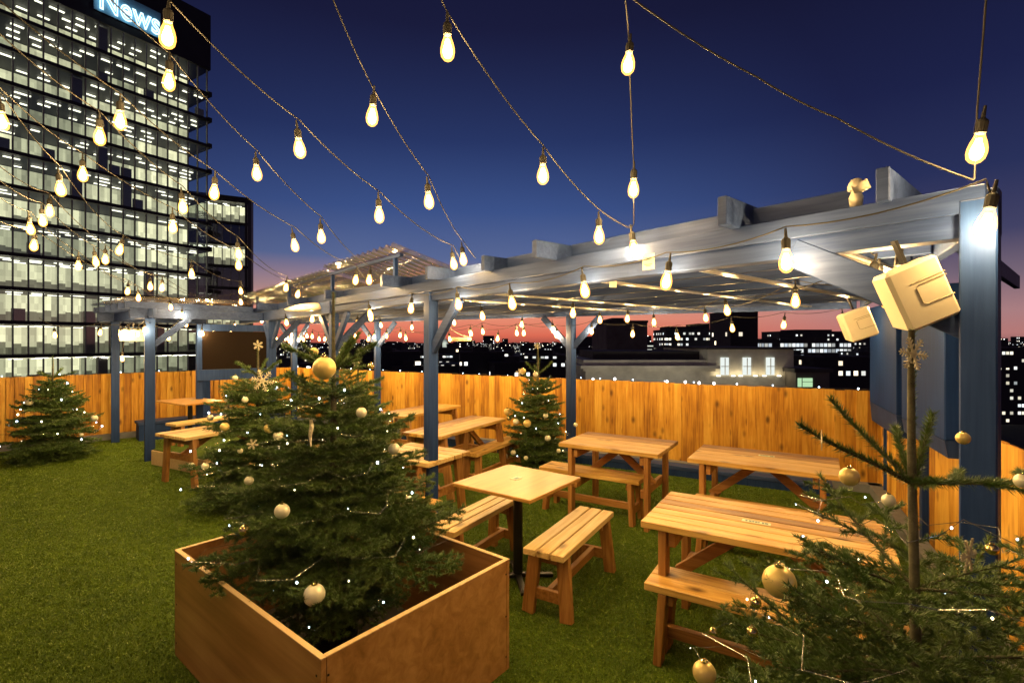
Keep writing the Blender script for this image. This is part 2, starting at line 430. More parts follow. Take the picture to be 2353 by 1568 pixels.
fence(C_BACK0, C_SIDE, 'short orange plank fence on the right behind the blue boards', seed=9)

# ------------------------------------------------------------------ pergola
HB, HT = 2.17, 2.335       # front beam bottom / top
def back_hit(tt):          # distance inwards from the front beam to the back beam
    b0 = Vector((3.95, 5.72)); b1 = Vector((-4.95, 11.0)); d = b1-b0
    o = pg(tt, 0)
    # o + PP*s = b0 + d*k
    den = PP.x*(-d.y) - PP.y*(-d.x)
    rx, ry = b0.x-o.x, b0.y-o.y
    return (rx*(-d.y) - ry*(-d.x))/den, b0
perg = empty('pergola', (P0.x, P0.y, 0), math.atan2(AL.y, AL.x), 'large blue timber pergola over the picnic tables with bulb strings along its front beam', 'pergola')
# local frame: x along beam, y = left normal of AL.  AL rotated +90deg = (-.761,-.648) = -PP  -> inwards is -y
T_P1, T_P2, T_P3, T_END = 3.72, 6.17, 9.13, 11.0
POST = .10
def post_local(x, y, name='post', s=POST, ztop=HT-.02, braces=()):
    m = MB(); m.box(x-s/2, y-s/2, 0, x+s/2, y+s/2, ztop); o = m.build(name, M['bluez'], perg, bevel=.005)
    for (dx, dy) in braces:
        mb = MB(); mb.beam((x+dx*.03, y+dy*.03, 1.72 if s < .12 else 1.7), (x+dx*.47, y+dy*.47, HB+.0), .045, .09, up=(-dx, -dy, 1)); mb.build('brace', M['blue'], perg, bevel=.004)
    return o
post_local(0, 0, braces=(), ztop=2.30)
post_local(T_P1, -.005, braces=((-1, 0),))
post_local(T_P2, -.03, braces=((-1, 0), (1, 0), (0, -1)))
post_local(T_P3, -.05, s=.13, braces=((-1, 0), (1, 0), (0, -1)))
def tol(X, Y):
    r = Vector((X-P0.x, Y-P0.y)); return r.dot(AL), -r.dot(PP)
for X, Y, s in ((.88, 7.45, .11), (-2.63, 9.75, .10), (-4.74, 10.85, .11), (4.33, 5.72, .1)):
    x, y = tol(X, Y)
    dv = Vector((-.86, .51)); bx, by = dv.dot(AL), -dv.dot(PP)
    post_local(x, y, s=s, ztop=2.18, braces=((bx, by), (-bx, -by)) if X < 3 else ())
# front beam: two boards one above the other, in lengths
m = MB(); m.box(-.05,-.045-.024,HB+.002,T_P1+.02,-.024+.045,HT); m.build('beam', M['blue'], perg, bevel=.004)
m = MB(); m.box(T_P1+.023,-.07,HB,T_P2+.2,.019,HT-.004); m.build('beam', M['blue'], perg, bevel=.004)
m = MB(); m.box(T_P2-.1,.022,HB-.01,T_END,.062,HT-.02); m.build('beam', M['blue'], perg, bevel=.004)
m = MB(); m.box(T_P2+.204,-.07,HB-.01,T_END,.018,HT-.008); m.build('beam', M['blue'], perg, bevel=.004)
# facing board bolted to the front, its lower edge steps back
m = MB(); m.box(-.02,.024,HB+.085,T_P2-.103,.046,HT+.012); m.build('facing_board', M['blue'], perg, bevel=.003)
# big diagonal brace at the near right corner
m = MB(); m.beam((.02,0,1.86),(.62,0,2.2), .05, .12, up=(-.5,0,1)); m.build('brace', M['blue'], perg, bevel=.004)
m = MB(); m.beam((.0,-.02,1.9),(.02,-.55,2.2), .045, .09, up=(0,.5,1)); m.build('brace', M['blue'], perg, bevel=.004)
# back beam
b0 = tol(3.95, 5.72); b1 = tol(-4.95, 11.0)
m = MB(); m.beam((*b0, 2.25), (*b1, 2.25), .05, .15); m.build('beam', M['blue'], perg, bevel=.004)
m = MB(); e0 = tol(3.99, 5.68); m.beam((.02,-.08, 2.26), (*e0, 2.26), .05, .14); m.build('beam', M['blue'], perg, bevel=.004)
# rafters, ends stick out over the front beam
def t_of_u(u):
    k = (u-CX)/F
    return (P0.x-k*P0.y)/(k*AL.y-AL.x)
raf = [t_of_u(u) for u in (2040, 1700, 1285, 1140, 1020, 925, 770, 690, 625, 570)]
for i, tt in enumerate(raf):
    s, _ = back_hit(tt)
    ext = .13 + .05*((i*7) % 3)
    zt = HT+.115+(.02 if i in (0, 1) else 0)
    m = MB(); m.box(tt-.022, -min(s, 8)-.1, HT+.004, tt+.022, ext-(.05 if i == 0 else 0), zt); m.build('rafter', M['blue'], perg, bevel=.003)
# joists parallel to the front beam
back_dir = Vector(b1)-Vector(b0)
def joist_end(y, side):
    # where y = const meets the back beam
    k = (y-b0[1])/back_dir.y; return b0[0]+back_dir.x*k
for i, y in enumerate((-.115, -.62, -1.12, -1.62, -2.12, -2.62, -3.12, -3.6)):
    lo = .05 if y > -4 else 0
    # right end follows the end beam from P0 to the back corner
    kk = (y+.08)/(e0[1]+.08); x0 = .02+(e0[0]-.02)*kk
    if i == 0: x0 = t_of_u(1965)
    x1 = min(joist_end(y, 0), T_END-.1)
    z0 = HT-.12 if i else HT+.02
    m = MB(); m.box(x0+.03, y-.02, z0, x1, y+.02, z0+(.125 if i else .10)); m.build('joist', M['blue'], perg, bevel=.003)
# metal strips below the joists
for u in (1560, 1330, 1085, 980):
    tt = t_of_u(u)
    s, _ = back_hit(tt)
    m = MB(); m.box(tt-.03, -min(s,4)+.05, HT-.135, tt-.01, -.1, HT-.123); m.box(tt+.012, -min(s,4)+.05, HT-.135, tt+.03, -.1, HT-.123); m.build('metal_strip', M['metal'], perg)
m = MB(); tt = t_of_u(1895); m.box(tt-.03,-3.6,HT-.14,tt-.008,-.1,HT-.125); m.box(tt+.008,-3.6,HT-.14,tt+.03,-.1,HT-.125); m.build('metal_strip', M['metal'], perg)
# corrugated clear sheets above
def corrug(x0, x1, yf, yb, zf, zb, wav=.15, name='corrugated_sheet'):
    m = MB(); nn = int((x1-x0)/wav*8); rows = 2
    for j in range(rows+1):
        f = j/rows
        for i in range(nn+1):
            x = x0+(x1-x0)*i/nn
            m.v.append((x, yf+(yb-yf)*f, zf+(zb-zf)*f+.026*math.cos(2*math.pi*(x-x0)/wav)))
    for j in range(rows):
        for i in range(nn):
            a = j*(nn+1)+i; m.f.append((a, a+1, a+nn+2, a+nn+1))
    o = m.build(name, M['corrug'], perg, smooth=True)
    sd = o.modifiers.new('solid', 'SOLIDIFY'); sd.thickness = .003
    return o
corrug(T_P1+.75, T_P1+2.75, .0, -1.5, 2.80, 2.44)
corrug(T_P1+2.70, T_P1+4.6, .02, -1.5, 2.74, 2.43)
corrug(T_P1+4.55, T_END+.3, .04, -1.5, 2.72, 2.41)
for x in (T_P1+.9, T_P1+2.7, T_P1+4.6, T_P1+6.6):
    m = MB(); m.box(x-.02,-.13,HT,x+.02,-.09,2.70); m.build('sheet_prop', M['bluez'], perg)
m = MB(); m.box(T_P1+.75,-.12,2.69,T_END+.3,-.08,2.725); m.build('sheet_batten', M['blue'], perg)

# smaller pergola at the left
pl = empty('side_pergola', (0, 0, 0), 0, 'small blue pergola bay on the left beside the seating platform', 'pergola')
LP = Vector((-5.49, 7.56)); LQ = Vector((-7.1, 8.93)); LR = Vector((-6.1, 9.95)); L3 = Vector((-4.35, 8.72))
for q, s in ((LP, .13), (LQ, .12), (LR, .13)):
    m = MB(); m.cbox((q.x, q.y, 1.075), (s, s, 2.15), R(40)); m.build('post', M['bluez'], pl, bevel=.005)
for a, b_ in ((LP, LQ), (LP, L3), (LQ, LR)):
    d = (b_-a).normalized()
    m = MB(); m.beam((a.x-d.x*.25, a.y-d.y*.25, 2.225), (b_.x, b_.y, 2.225), .045, .14); m.build('beam', M['blue'], pl, bevel=.004)
d = (LP-LQ).normalized(); e = (L3-LP).normalized()
for k in range(6):
    a = LQ.lerp(LP, k/5)-e*.3; b_ = a+e*1.75
    m = MB(); m.beam((a.x, a.y, 2.345), (b_.x, b_.y, 2.345), .04, .095); m.build('rafter', M['blue'], pl)
m = MB(); m.beam((LP.x+e.x*.05, LP.y+e.y*.05, 1.75), (LP.x+e.x*.52, LP.y+e.y*.52, 2.16), .05, .09, up=(-e.x,-e.y,1)); m.build('brace', M['blue'], pl, bevel=.004)
# sheet over the small bay
m = MB(); nn = 70
for j in range(2):
    for i in range(nn+1):
        f = i/nn; p = (LQ-d*.3).lerp(LP+d*.1, f)-e*.3+e*(2.0*j)
        m.v.append((p.x, p.y, 2.45+.03*j+.02*math.cos(f*nn)))
for i in range(nn): m.f.append((i, i+1, i+nn+2, i+nn+1))
m.build('corrugated_sheet', M['corrug'], pl, smooth=True)

# ------------------------------------------------------------------ screen, blue boards, low kerb seats
sc = at(541, 812, 9.0)
root = empty('outdoor_screen', (sc.x, sc.y, 0), R(40), 'dark switched off screen in a blue frame under the far left of the pergola', 'screen')
m = MB(); m.box(-.52,-.03,1.31,.52,.0,1.98); m.build('display', M['dark'], root)
m = MB(); m.box(-.6,-.045,1.12,.6,.02,1.308); m.box(-.6,-.045,1.31,-.522,.02,2.1); m.box(.522,-.045,1.31,.6,.02,2.1); m.box(-.52,-.045,1.982,.52,.02,2.1); m.build('frame', M['bluez'], root, bevel=.004)
m = MB(); m.box(-.6,.022,0,-.5,.1,1.9); m.box(.5,.022,0,.6,.1,1.9); m.build('stand', M['bluez'], root)

sd = (Vector((3.1, 3.35))-Vector((4.4, 6.03))).normalized(); sn = Vector((sd.y, -sd.x))
if sn.x > 0: sn = -sn
def side_board(u0, u1, z0, z1, label, off=.12, bev=.25):
    def hit(u):
        k = (u-CX)/F; o = Vector((4.42, 6.0))+sn*off
        s = (o.x-k*o.y)/(k*sd.y-sd.x); return o+sd*s
    a, b_ = hit(u0), hit(u1); Ln = (b_-a).length
    root = empty('blue_board', (a.x, a.y, 0), math.atan2((b_-a).y, (b_-a).x), label, 'board')
    m = MB(); m.box(0,-.06,z0,Ln,.06,z1)
    m.build('panel', M['bluedeep'], root, bevel=.006)
    m = MB(); m.hexa([(0,-.04,z0-bev),(Ln,-.04,z0-bev),(Ln,.05,z0-bev),(0,.05,z0-bev),(0,-.059,z0-.002),(Ln,-.059,z0-.002),(Ln,.05,z0-.002),(0,.05,z0-.002)]); m.build('lower_board', M['bluez'], root)
    m = MB(); m.box(.02,.062,0,.1,.13,z1-.1); m.box(Ln-.1,.062,0,Ln-.02,.13,z1-.1); m.build('post', M['bluez'], root)
    return root
side_board(2012, 2076, 1.08, 2.2, 'narrow tall blue board, farther one of the pair on the right fence', .05, .22)
side_board(2090, 2195, 1.12, 2.2, 'wide tall blue board behind the leader of the nearest fir', .12, .12)

# low blue seat kerb along the left fence
def kerb_seat(p0, p1, off, h, wd, label):
    d = (p1-p0).normalized(); n = Vector((d.y, -d.x)); 
    a = p0+n*off
    root = empty('kerb_bench', (a.x, a.y, 0), math.atan2(d.y, d.x), label, 'kerb bench')
    Ln = (p1-p0).length
    m = MB(); m.box(0,-wd/2,h-.05,Ln,wd/2,h); m.build('seat', M['blue'], root, bevel=.004)
    m = MB(); m.box(.02,-wd/2+.02,0,Ln-.02,wd/2-.02,h-.052); m.build('base', M['bluez'], root)
kerb_seat(Vector((-7.05,9.3)), Vector((-5.2,11.1)), .28, .34, .4, 'low dark blue bench box along the foot of the left fence')
kerb_seat(Vector((-4.4,10.9)), Vector((3.9,6.1)), .28, .14, .2, 'long low blue ledge along the foot of the back fence')

# ------------------------------------------------------------------ tables and benches
def slab(m, Lx, Wy, z, th, n, gap):
    wd = (Wy-gap*(n-1))/n
    for i in range(n):
        y = -Wy/2+i*(wd+gap)
        m.box(-Lx/2, y, z-th, Lx/2, y+wd, z)
def table(x, y, rz, Lx, Wy, H, label, n=6, gap=.006, splay=.0, top='top', braces=True, sticker=None, group='timber picnic tables', name='picnic_table'):
    root = empty(name, (x, y, 0), rz, label, 'table', group)
    m = MB(); slab(m, Lx, Wy, H, .04, n, gap); m.build('tabletop', M[top], root, bevel=.004)
    iy = Wy/2-.06; ix = Lx/2-.12
    for sx in (-1, 1):
        for sy in (-1, 1):
            m = MB(); m.beam((sx*ix, sy*(iy+splay), 0), (sx*ix, sy*iy, H-.042), .045, .09, up=(0,1,0)); m.build('leg', M['leg'], root, bevel=.004)
        m = MB(); m.beam((sx*(ix-.05), -iy-.02, H-.09), (sx*(ix-.05), iy+.02, H-.09), .04, .09); m.build('cross_rail', M['rail'], root, bevel=.003)
        if braces:
            m = MB(); m.beam((sx*(ix-.02), 0, .36), (sx*(ix-.42), 0, H-.06), .04, .07, up=(1,0,0)); m.build('brace', M['rail'], root, bevel=.003)
            m = MB(); m.beam((sx*(ix-.045), -iy-.01, .34), (sx*(ix-.045), iy+.01, .34), .04, .08); m.build('lower_rail', M['rail'], root, bevel=.003)
    if sticker:
        sx_, sy_, lw, lh = sticker
        st = MB(); st.box(sx_-lw/2, sy_-lh/2, H+.001, sx_+lw/2, sy_+lh/2, H+.004); so = st.build('sticker', M['paper'], root)
        ik = MB(); x0 = sx_-lw/2
        for a, b_ in ((.12,.2),(.24,.34),(.36,.44),(.46,.55),(.57,.62),(.70,.78),(.80,.92)):
            ik.box(x0+a*lw, sy_-lh*.25, H+.0042, x0+b_*lw, sy_+lh*.27, H+.0048)
        ik.build('print', M['ink'], so)
    return root
def bench(x, y, rz, Lx, Wy, H, label, n=2, gap=.008, splay=.03, group='timber benches', top='top'):
    root = empty('bench', (x, y, 0), rz, label, 'bench', group)
    m = MB(); slab(m, Lx, Wy, H, .042, n, gap); m.build('seat', M[top], root, bevel=.004)
    iy = Wy/2-.045; ix = Lx/2-.1
    for sx in (-1, 1):
        for sy in (-1, 1):
            m = MB(); m.beam((sx*(ix+.03), sy*(iy+splay), 0), (sx*ix, sy*iy, H-.044), .045, .085, up=(0,1,0)); m.build('leg', M['leg'], root, bevel=.004)
        m = MB(); m.beam((sx*(ix+.016), -iy-splay*.5, .14), (sx*(ix+.016), iy+splay*.5, .14), .035, .075); m.build('leg_rail', M['rail'], root, bevel=.003)
        m = MB(); m.beam((sx*(ix-.03), -iy, H-.085), (sx*(ix-.03), iy, H-.085), .04, .07); m.build('seat_rail', M['rail'], root, bevel=.003)
    m = MB(); m.beam((-ix,0,.145), (ix,0,.145), .04, .065); m.build('stretcher', M['rail'], root, bevel=.003)
    return root
RT = math.atan2(-.53, .85)      # long side of the tables at the right, parallel to the back fence
RL = math.atan2(.88, .47)       # tables standing square to it
def place(nl, rz, Lx, Wy):      # near-left corner (ends) -> centre
    c, s = math.cos(rz), math.sin(rz)
    return nl[0]+c*Lx/2-s*Wy/2, nl[1]+s*Lx/2+c*Wy/2
x, y = place((.755, 2.93), RT, 1.22, .68)
table(x, y, RT, 1.22, .68, .75, 'big slatted picnic table nearest the right, partly behind the nearest fir, green and white sticker', n=7, gap=.013, sticker=(-.03,-.02,.15,.038))
x, y = place((.74, 2.80), RT, 1.2, .28)
bench(x, y, RT, 1.2, .28, .45, 'long bench tucked under the near edge of the big slatted table on the right', n=2, splay=.0)
x, y = place((1.58, 4.50), RT, 1.16, .72)
table(x, y, RT, 1.16, .72, .75, 'picnic table against the back fence at the right, behind the big slatted one', n=5, gap=.003, sticker=(0.02,.1,.13,.04))
x, y = place((1.50, 4.22), RT, 1.3, .27)
bench(x, y, RT, 1.3, .27, .45, 'bench seen just over the far edge of the big slatted table at right', n=2)
x, y = place((.484, 5.18), RT, 1.03, .76)
table(x, y, RT, 1.03, .76, .75, 'picnic table by the back fence between the slim fir and the blue post', n=5, gap=.003)
x, y = place((.293, 5.40), RT, 1.1, .30)
bench(x, y, RT, 1.1, .30, .45, 'single bench standing in front of the table beside the slim fir', n=2)
x, y = place((.9, 6.3), RT, 1.1, .28)
# table beside the front post
x, y = place((-.79, 5.52), RL, 1.5, .56)
table(x, y, RL, 1.5, .56, .75, 'long picnic table running back from behind the middle blue post', n=5, gap=.003, splay=.12)
x, y = place((-.42, 5.98), RL, 1.2, .24)
bench(x, y, RL, 1.2, .24, .45, 'bench along the right side of the long table behind the middle post')
x, y = place((-1.50, 7.0), RL, 1.4, .56)
table(x, y, RL, 1.4, .56, .75, 'farther picnic table half hidden behind the middle post and big fir', n=5, gap=.003, splay=.12)
x, y = place((-1.15, 6.95), RL, 1.2, .24)
bench(x, y, RL, 1.2, .24, .45, 'bench beside the farther half hidden picnic table')
x, y = place((-2.35, 6.9), RL, 1.2, .24)
bench(x, y, RL, 1.2, .24, .45, 'bench on the left of the farther half hidden picnic table')
# pale slatted table directly behind the post
x, y = place((-.93, 4.68), RT+R(2), .42, .55)
table(-.92, 4.93, RT, .80, .62, .71, 'small pale slatted table right behind the foot of the middle blue post', n=5, gap=.012, top='pale', splay=.1)
bench(-1.0, 4.42, RT, .8, .24, .43, 'short bench behind the foot of the middle blue post, near the plywood planter')
# left group
x, y = place((-3.93, 6.0), RL, 1.3, .68)
table(x, y, RL, 1.3, .66, .64, 'pale topped table with dark splayed legs at the left, by the turf step', n=6, gap=.006, top='pale', splay=.06)
x, y = place((-4.98, 7.35), RL, 1.6, .3)
bench(x, y+.05, RL, 1.6, .28, .57, 'pale bench standing on the turf topped platform beside the left post', n=1, top='pale')
# platform
dv = Vector((math.cos(RL), math.sin(RL)))
root = empty('turf_platform', (-5.28, 7.30, 0), RL, 'low plywood platform with a turf top beside the left post', 'platform')
m = MB(); m.box(0,-1.3,.002,2.6,-.0,.21); m.build('plywood_side', M['plyedge'], root, bevel=.004)
m = MB(); m.box(.02,-1.28,.2102,2.58,-.02,.228); m.build('turf_top', M['turf'], root)
# high pedestal tables
def pedestal(x, y, rz, Lx, Wy, H, label, sticker=True):
    root = empty('pedestal_table', (x, y, 0), rz, label, 'table')
    m = MB(); m.box(-Lx/2,-Wy/2,H-.026,Lx/2,Wy/2,H); m.build('tabletop', M['veneer'], root, bevel=.004)
    m = MB(); m.lathe([(.036,.05),(.036,H-.05)], 16); m.lathe([(.12,H-.05),(.12,H-.028)], 4); m.build('column', M['black'], root, smooth=False)
    m = MB()
    for k in range(4):
        a = R(45)+k*math.pi/2
        m.beam((0,0,.035), (.27*math.cos(a), .27*math.sin(a), .014), .045, .025)
    m.build('foot', M['black'], root, bevel=.003)
    if sticker:
        st = MB(); st.cbox((.02,.03,H+.0025), (.085,.06,.003)); so = st.build('sticker', M['paper'], root)
        ik = MB(); ik.box(-.005,.012,H+.0042,.05,.045,H+.0048); ik.build('print', M['ink'], so)
    return root
pedestal(.045, 3.79, math.atan2(.56,.41), .70, .70, .75, 'square brown table on a single black column between two slatted benches')
bp = at(430, 930, 8.45)
pedestal(bp.x+.05, bp.y, RT, 1.0, .62, .80, 'far brown pedestal table under the left pergola bay by the fence')
bench(-.275, 4.0, math.atan2(.62,.37), .95, .25, .45, 'three slatted bench left of the square table, partly beneath it', n=3, gap=.012, splay=.04, top='pale')
bench(.44, 3.62, math.atan2(.86,.5), .97, .29, .45, 'three slatted bench right of the square table, nearest the camera', n=3, gap=.012, splay=.04, top='pale')

# ------------------------------------------------------------------ planter box (plywood)
A_, B_, C_ = Vector((-1.94,2.87)), Vector((-.72,1.88)), Vector((-.115,2.784)); 
ex = (B_-A_); Lx = ex.length; ex = ex.normalized(); ey = Vector((-ex.y, ex.x)); Wy = 1.12
root = empty('plywood_planter', (A_.x, A_.y, 0), math.atan2(ex.y, ex.x), 'big open plywood planter box in the foreground with a fir standing in it', 'planter')
H = .60; tk = .022
for nm, bx in (('side_panel', (0,0,Lx,tk)), ('side_panel', (0,Wy-tk,Lx,Wy)), ('side_panel', (0,tk+.001,tk,Wy-tk-.001)), ('side_panel', (Lx-tk,tk+.001,Lx,Wy-tk-.001))):
    m = MB(); m.box(bx[0],bx[1],.001,bx[2],bx[3],H); p = m.build(nm, M['ply'], root, bevel=.002)
for bx in ((-.001,-.001,Lx+.001,tk+.001), (-.001,Wy-tk-.001,Lx+.001,Wy+.001), (-.001,tk+.002,tk+.001,Wy-tk-.002), (Lx-tk-.001,tk+.002,Lx+.001,Wy-tk-.002)):
    m = MB(); m.box(bx[0],bx[1],H+.0005,bx[2],bx[3],H+.004); m.build('rim', M['plyedge'], root)

for (sx, sy, rx_) in [(x_, -.0015, 0) for x_ in (.03, Lx-.03)]:
    for zz in (.08, .3, .53):
        m = MB(); m.cbox((sx, sy, zz), (.008, .002, .008)); m.build('screw', M['black'], root)
for zz in (.08, .3, .53):
    for yy in (.03, Wy-.03):
        m = MB(); m.cbox((Lx+.0015, yy, zz), (.002, .008, .008)); m.build('screw', M['black'], root)
m = MB(); m.box(tk+.01, tk+.01, .03, Lx-tk-.01, Wy-tk-.01, .05); m.build('bark_chips', M['darkroof'], root)

# ------------------------------------------------------------------ firs
def arr_mesh(name, V, Fq, mat, nper):
    me = bpy.data.meshes.new(name)
    nv, nf = len(V), len(Fq)
    me.vertices.add(nv); me.vertices.foreach_set('co', V.astype(np.float32).ravel())
    me.loops.add(nf*nper); me.loops.foreach_set('vertex_index', Fq.astype(np.int32).ravel())
    me.polygons.add(nf); me.polygons.foreach_set('loop_start', np.arange(0, nf*nper, nper, dtype=np.int32))
    me.materials.append(mat); me.update(calc_edges=True)
    return me
def unit(a): return a/np.maximum(np.linalg.norm(a, axis=-1, keepdims=True), 1e-9)

def fir(x, y, label, height, zwh, Rprof, leader_z, dens, nl, nw, seed, zlow=.12, whorl_gap=.13, top_dirs=None, body_top=None, sub_step=.045, nbr=7, el0=-8, el1=30, lead_r=.008, trunk_r=.03, name='christmas_fir', lean=0.0):
    """Rprof: list of (z, radius) for the body; zwh = height of the top whorl; leader to `height`"""
    r = np.random.RandomState(seed)
    root = empty(name, (x, y, 0), 0, label, 'fir tree', 'decorated christmas firs')
    zs = [p[0] for p in Rprof]; rs = [p[1] for p in Rprof]
    segs = []; wood = []; top = [False]
    def grow(p, d, Lb, lvl, rad):
        nst = max(2, int(Lb/.06)) if lvl < 2 else 1
        pts = [p]; dd = d.copy(); cur = p
        for i in range(nst):
            f = i/nst
            if lvl == 0: dd = unit(dd+np.array([0,0, -.05 if f < .45 else .07]))
            dd = unit(dd+r.normal(0, .03 if lvl == 0 else .05, 3))
            nx = cur+dd*Lb/nst
            segs.append((cur, nx, lvl if not top[0] else -1)); wood.append((cur, nx, rad*(1-.75*i/nst), rad*(1-.75*(i+1)/nst)))
            cur = nx; pts.append(cur)
        return pts
    def side(pts, Lb, lvl, rad, step, t0=.12):
        P_ = np.array(pts); n = len(P_)-1
        s = t0*Lb; k = 0
        while s < Lb*.97:
            f = s/Lb*n; i = min(int(f), n-1); q = P_[i]+(P_[i+1]-P_[i])*(f-i)
            d = unit(P_[i+1]-P_[i])
            upv = np.array([0,0,1.0]); sdv = unit(np.cross(d, upv)) * (1 if k % 2 else -1)
            ang = R(r.uniform(42, 62))
            dd = unit(d*math.cos(ang)+sdv*math.sin(ang)+np.array([0,0,r.uniform(-.22,.12)]))
            rem = 1-s/Lb
            ln = Lb*(.62 if lvl == 0 else .55)*rem**.8*r.uniform(.75, 1.1)+.018
            if lvl == 1: ln = min(ln, .10)
            if ln > .025:
                ps = grow(q, dd, ln, lvl+1, rad*.5)
                if lvl == 0 and ln > .075: side(ps, ln, 1, rad*.4, step*.85, .2)
            s += step*r.uniform(.7, 1.25); k += 1
    # body
    z = zlow
    while z < zs[-1]-.001 or z < zwh-.08:
        if z > (body_top or zwh-.09): break
        rr = np.interp(z, zs, rs)
        f = (z-zlow)/(zwh-zlow)
        el = R(el0+(el1-el0)*f)
        a0 = r.uniform(0, 6.28); n = nbr if f < .8 else max(5, nbr-1)
        for k in range(n):
            a = a0+2*math.pi*(k+r.uniform(-.2,.2))/n
            e = el+r.uniform(-.16,.16); Lb = rr/math.cos(max(min(e, .9), -.9))*r.uniform(.72, 1.08)
            d = np.array([math.cos(a)*math.cos(e), math.sin(a)*math.cos(e), math.sin(e)])
            ps = grow(np.array([0,0,z+r.uniform(-.03,.03)]), d, Lb, 0, .004+.004*(1-f))
            side(ps, Lb, 0, .004, sub_step)
        z += whorl_gap*(1-.25*f)*r.uniform(.85,1.15)*(.62 if el0 > 0 and z < .92 else 1)
    # top whorl: thick furry shoots
    top[0] = True
    for (a, e, Lb, subs) in (top_dirs or [(k*1.2566+.3, .75, .25*rs[0], 0) for k in range(5)]):
        d = np.array([math.cos(a)*math.cos(e), math.sin(a)*math.cos(e), math.sin(e)])
        ps = grow(np.array([0,0,zwh]), d, Lb, 0, .007)
        if subs: side(ps, Lb, 1, .003, .09, .25)
    S0 = np.array([s[0] for s in segs]); S1 = np.array([s[1] for s in segs]); LV = np.array([s[2] for s in segs])
    ln = np.linalg.norm(S1-S0, axis=1)
    cnt = np.maximum(2, (ln*dens*np.where(LV < 0, 2.6, 1.0))).astype(int)
    # leader needles (sparse)
    idx = np.repeat(np.arange(len(S0)), cnt); n = len(idx)
    tt = r.rand(n, 1); ax = unit(S1-S0)[idx]; P = S0[idx]+(S1-S0)[idx]*tt
    rnd = unit(r.normal(size=(n, 3))); perp = unit(np.cross(ax, rnd)); perp[:, 2] = np.where(r.rand(n) < .65, np.abs(perp[:, 2]), perp[:, 2])
    phi = np.radians(r.uniform(38, 68, (n, 1))); D_ = unit(ax*np.cos(phi)+perp*np.sin(phi))
    nleng = nl*r.uniform(.7, 1.15, (n, 1))*np.where(LV[idx] < 0, 1.25, 1.0)[:, None]
    # leader
    nlead = int((height-zwh+.15)*dens*1.3)
    if nlead > 0:
        zz = zwh-.15+(height-zwh+.15)*r.rand(nlead, 1)
        Pl = np.hstack([np.zeros((nlead, 2)), zz]); a = r.rand(nlead, 1)*6.28; e = np.radians(r.uniform(20, 60, (nlead, 1)))
        Dl = np.hstack([np.cos(a)*np.cos(e), np.sin(a)*np.cos(e), np.sin(e)])
        P = np.vstack([P, Pl]); D_ = np.vstack([D_, Dl]); nleng = np.vstack([nleng, nl*.75*r.uniform(.7,1.1,(nlead,1))]); n = len(P)
    W = unit(np.cross(D_, unit(r.normal(size=(n, 3)))))*nw/2
    V = np.empty((n, 3, 3)); V[:, 0] = P-W; V[:, 1] = P+W; V[:, 2] = P+D_*nleng
    me = arr_mesh('needles', V.reshape(-1, 3), np.arange(n*3).reshape(-1, 3), M['needle'], 3)
    link('crown', me, root)
    # wood of the branches, 4-sided
    A = np.array([w_[0] for w_ in wood]); B = np.array([w_[1] for w_ in wood]); r0 = np.array([w_[2] for w_ in wood])[:, None]; r1 = np.array([w_[3] for w_ in wood])[:, None]
    axw = unit(B-A); s1 = unit(np.cross(axw, np.array([.3,.1,.95]))); s2 = np.cross(axw, s1)
    nW = len(A); VW = np.empty((nW, 8, 3))
    for k, (c, s) in enumerate(((1,0),(0,1),(-1,0),(0,-1))):
        VW[:, k] = A+(s1*c+s2*s)*r0; VW[:, k+4] = B+(s1*c+s2*s)*r1
    bb = (np.arange(nW)*8)[:, None]
    FQ = np.concatenate([bb+np.array([[k, (k+1)%4, (k+1)%4+4, k+4]]) for k in range(4)], axis=0)
    link('branches', arr_mesh('branches', VW.reshape(-1, 3), FQ, M['bark'], 4), root)
    m = MB(); pts = []; rr_ = []
    for i in range(13):
        z = height*i/12; pts.append((lean*math.sin(z*2.2)*.5, .004*math.sin(z*5), z)); rr_.append(trunk_r*max(0, 1-z/height)**.8+lead_r*.55)
    m.tube(pts, rr_, 8); m.build('trunk', M['bark'], root, smooth=True)
    tb = MB(); tb.lathe([(.11,0),(.13,.02),(.14,.16),(.125,.165),(.12,.05),(.02,.05)], 14); tb.build('stand', M['black'], root)
    def Rat(z): return float(np.interp(z, zs, rs))
    return root, Rat
turf_pile()
TREES = {}
# big fir in the planter
TREES['T1'] = (-1.02, 2.85, fir(-1.02, 2.85, 'tall full fir standing in the big open plywood planter, gold ball under its leader', 2.08, 1.63,
    [(.1,.42),(.58,.42),(.64,.80),(.8,.66),(1.05,.50),(1.3,.38),(1.45,.27),(1.6,.17)], 1.63, 1250, .025, .0034, 11, zlow=.34, whorl_gap=.115, body_top=1.47, sub_step=.044, el0=-6, el1=36,
    top_dirs=[(3.0,.55,.33,1),(3.5,.8,.22,0),(.25,.95,.26,1),(-.25,.55,.30,1),(1.6,.8,.25,0),(4.6,.5,.2,0),(.5,1.1,.22,0)], nbr=8)[1])
TREES['T2'] = (-2.80, 5.5, fir(-2.80, 5.5, 'wide fir on the turf behind and left of the planter, white snowflake near its top', 1.77, 1.42,
    [(.1,.60),(.3,.74),(.6,.66),(.9,.54),(1.15,.44),(1.35,.30)], 1.42, 420, .03, .0062, 12, zlow=.2, whorl_gap=.11,
    top_dirs=[(3.0,.6,.30,1),(.2,.7,.28,1),(1.5,.8,.25,0),(4.4,.7,.25,0)], sub_step=.05, nbr=9)[1])
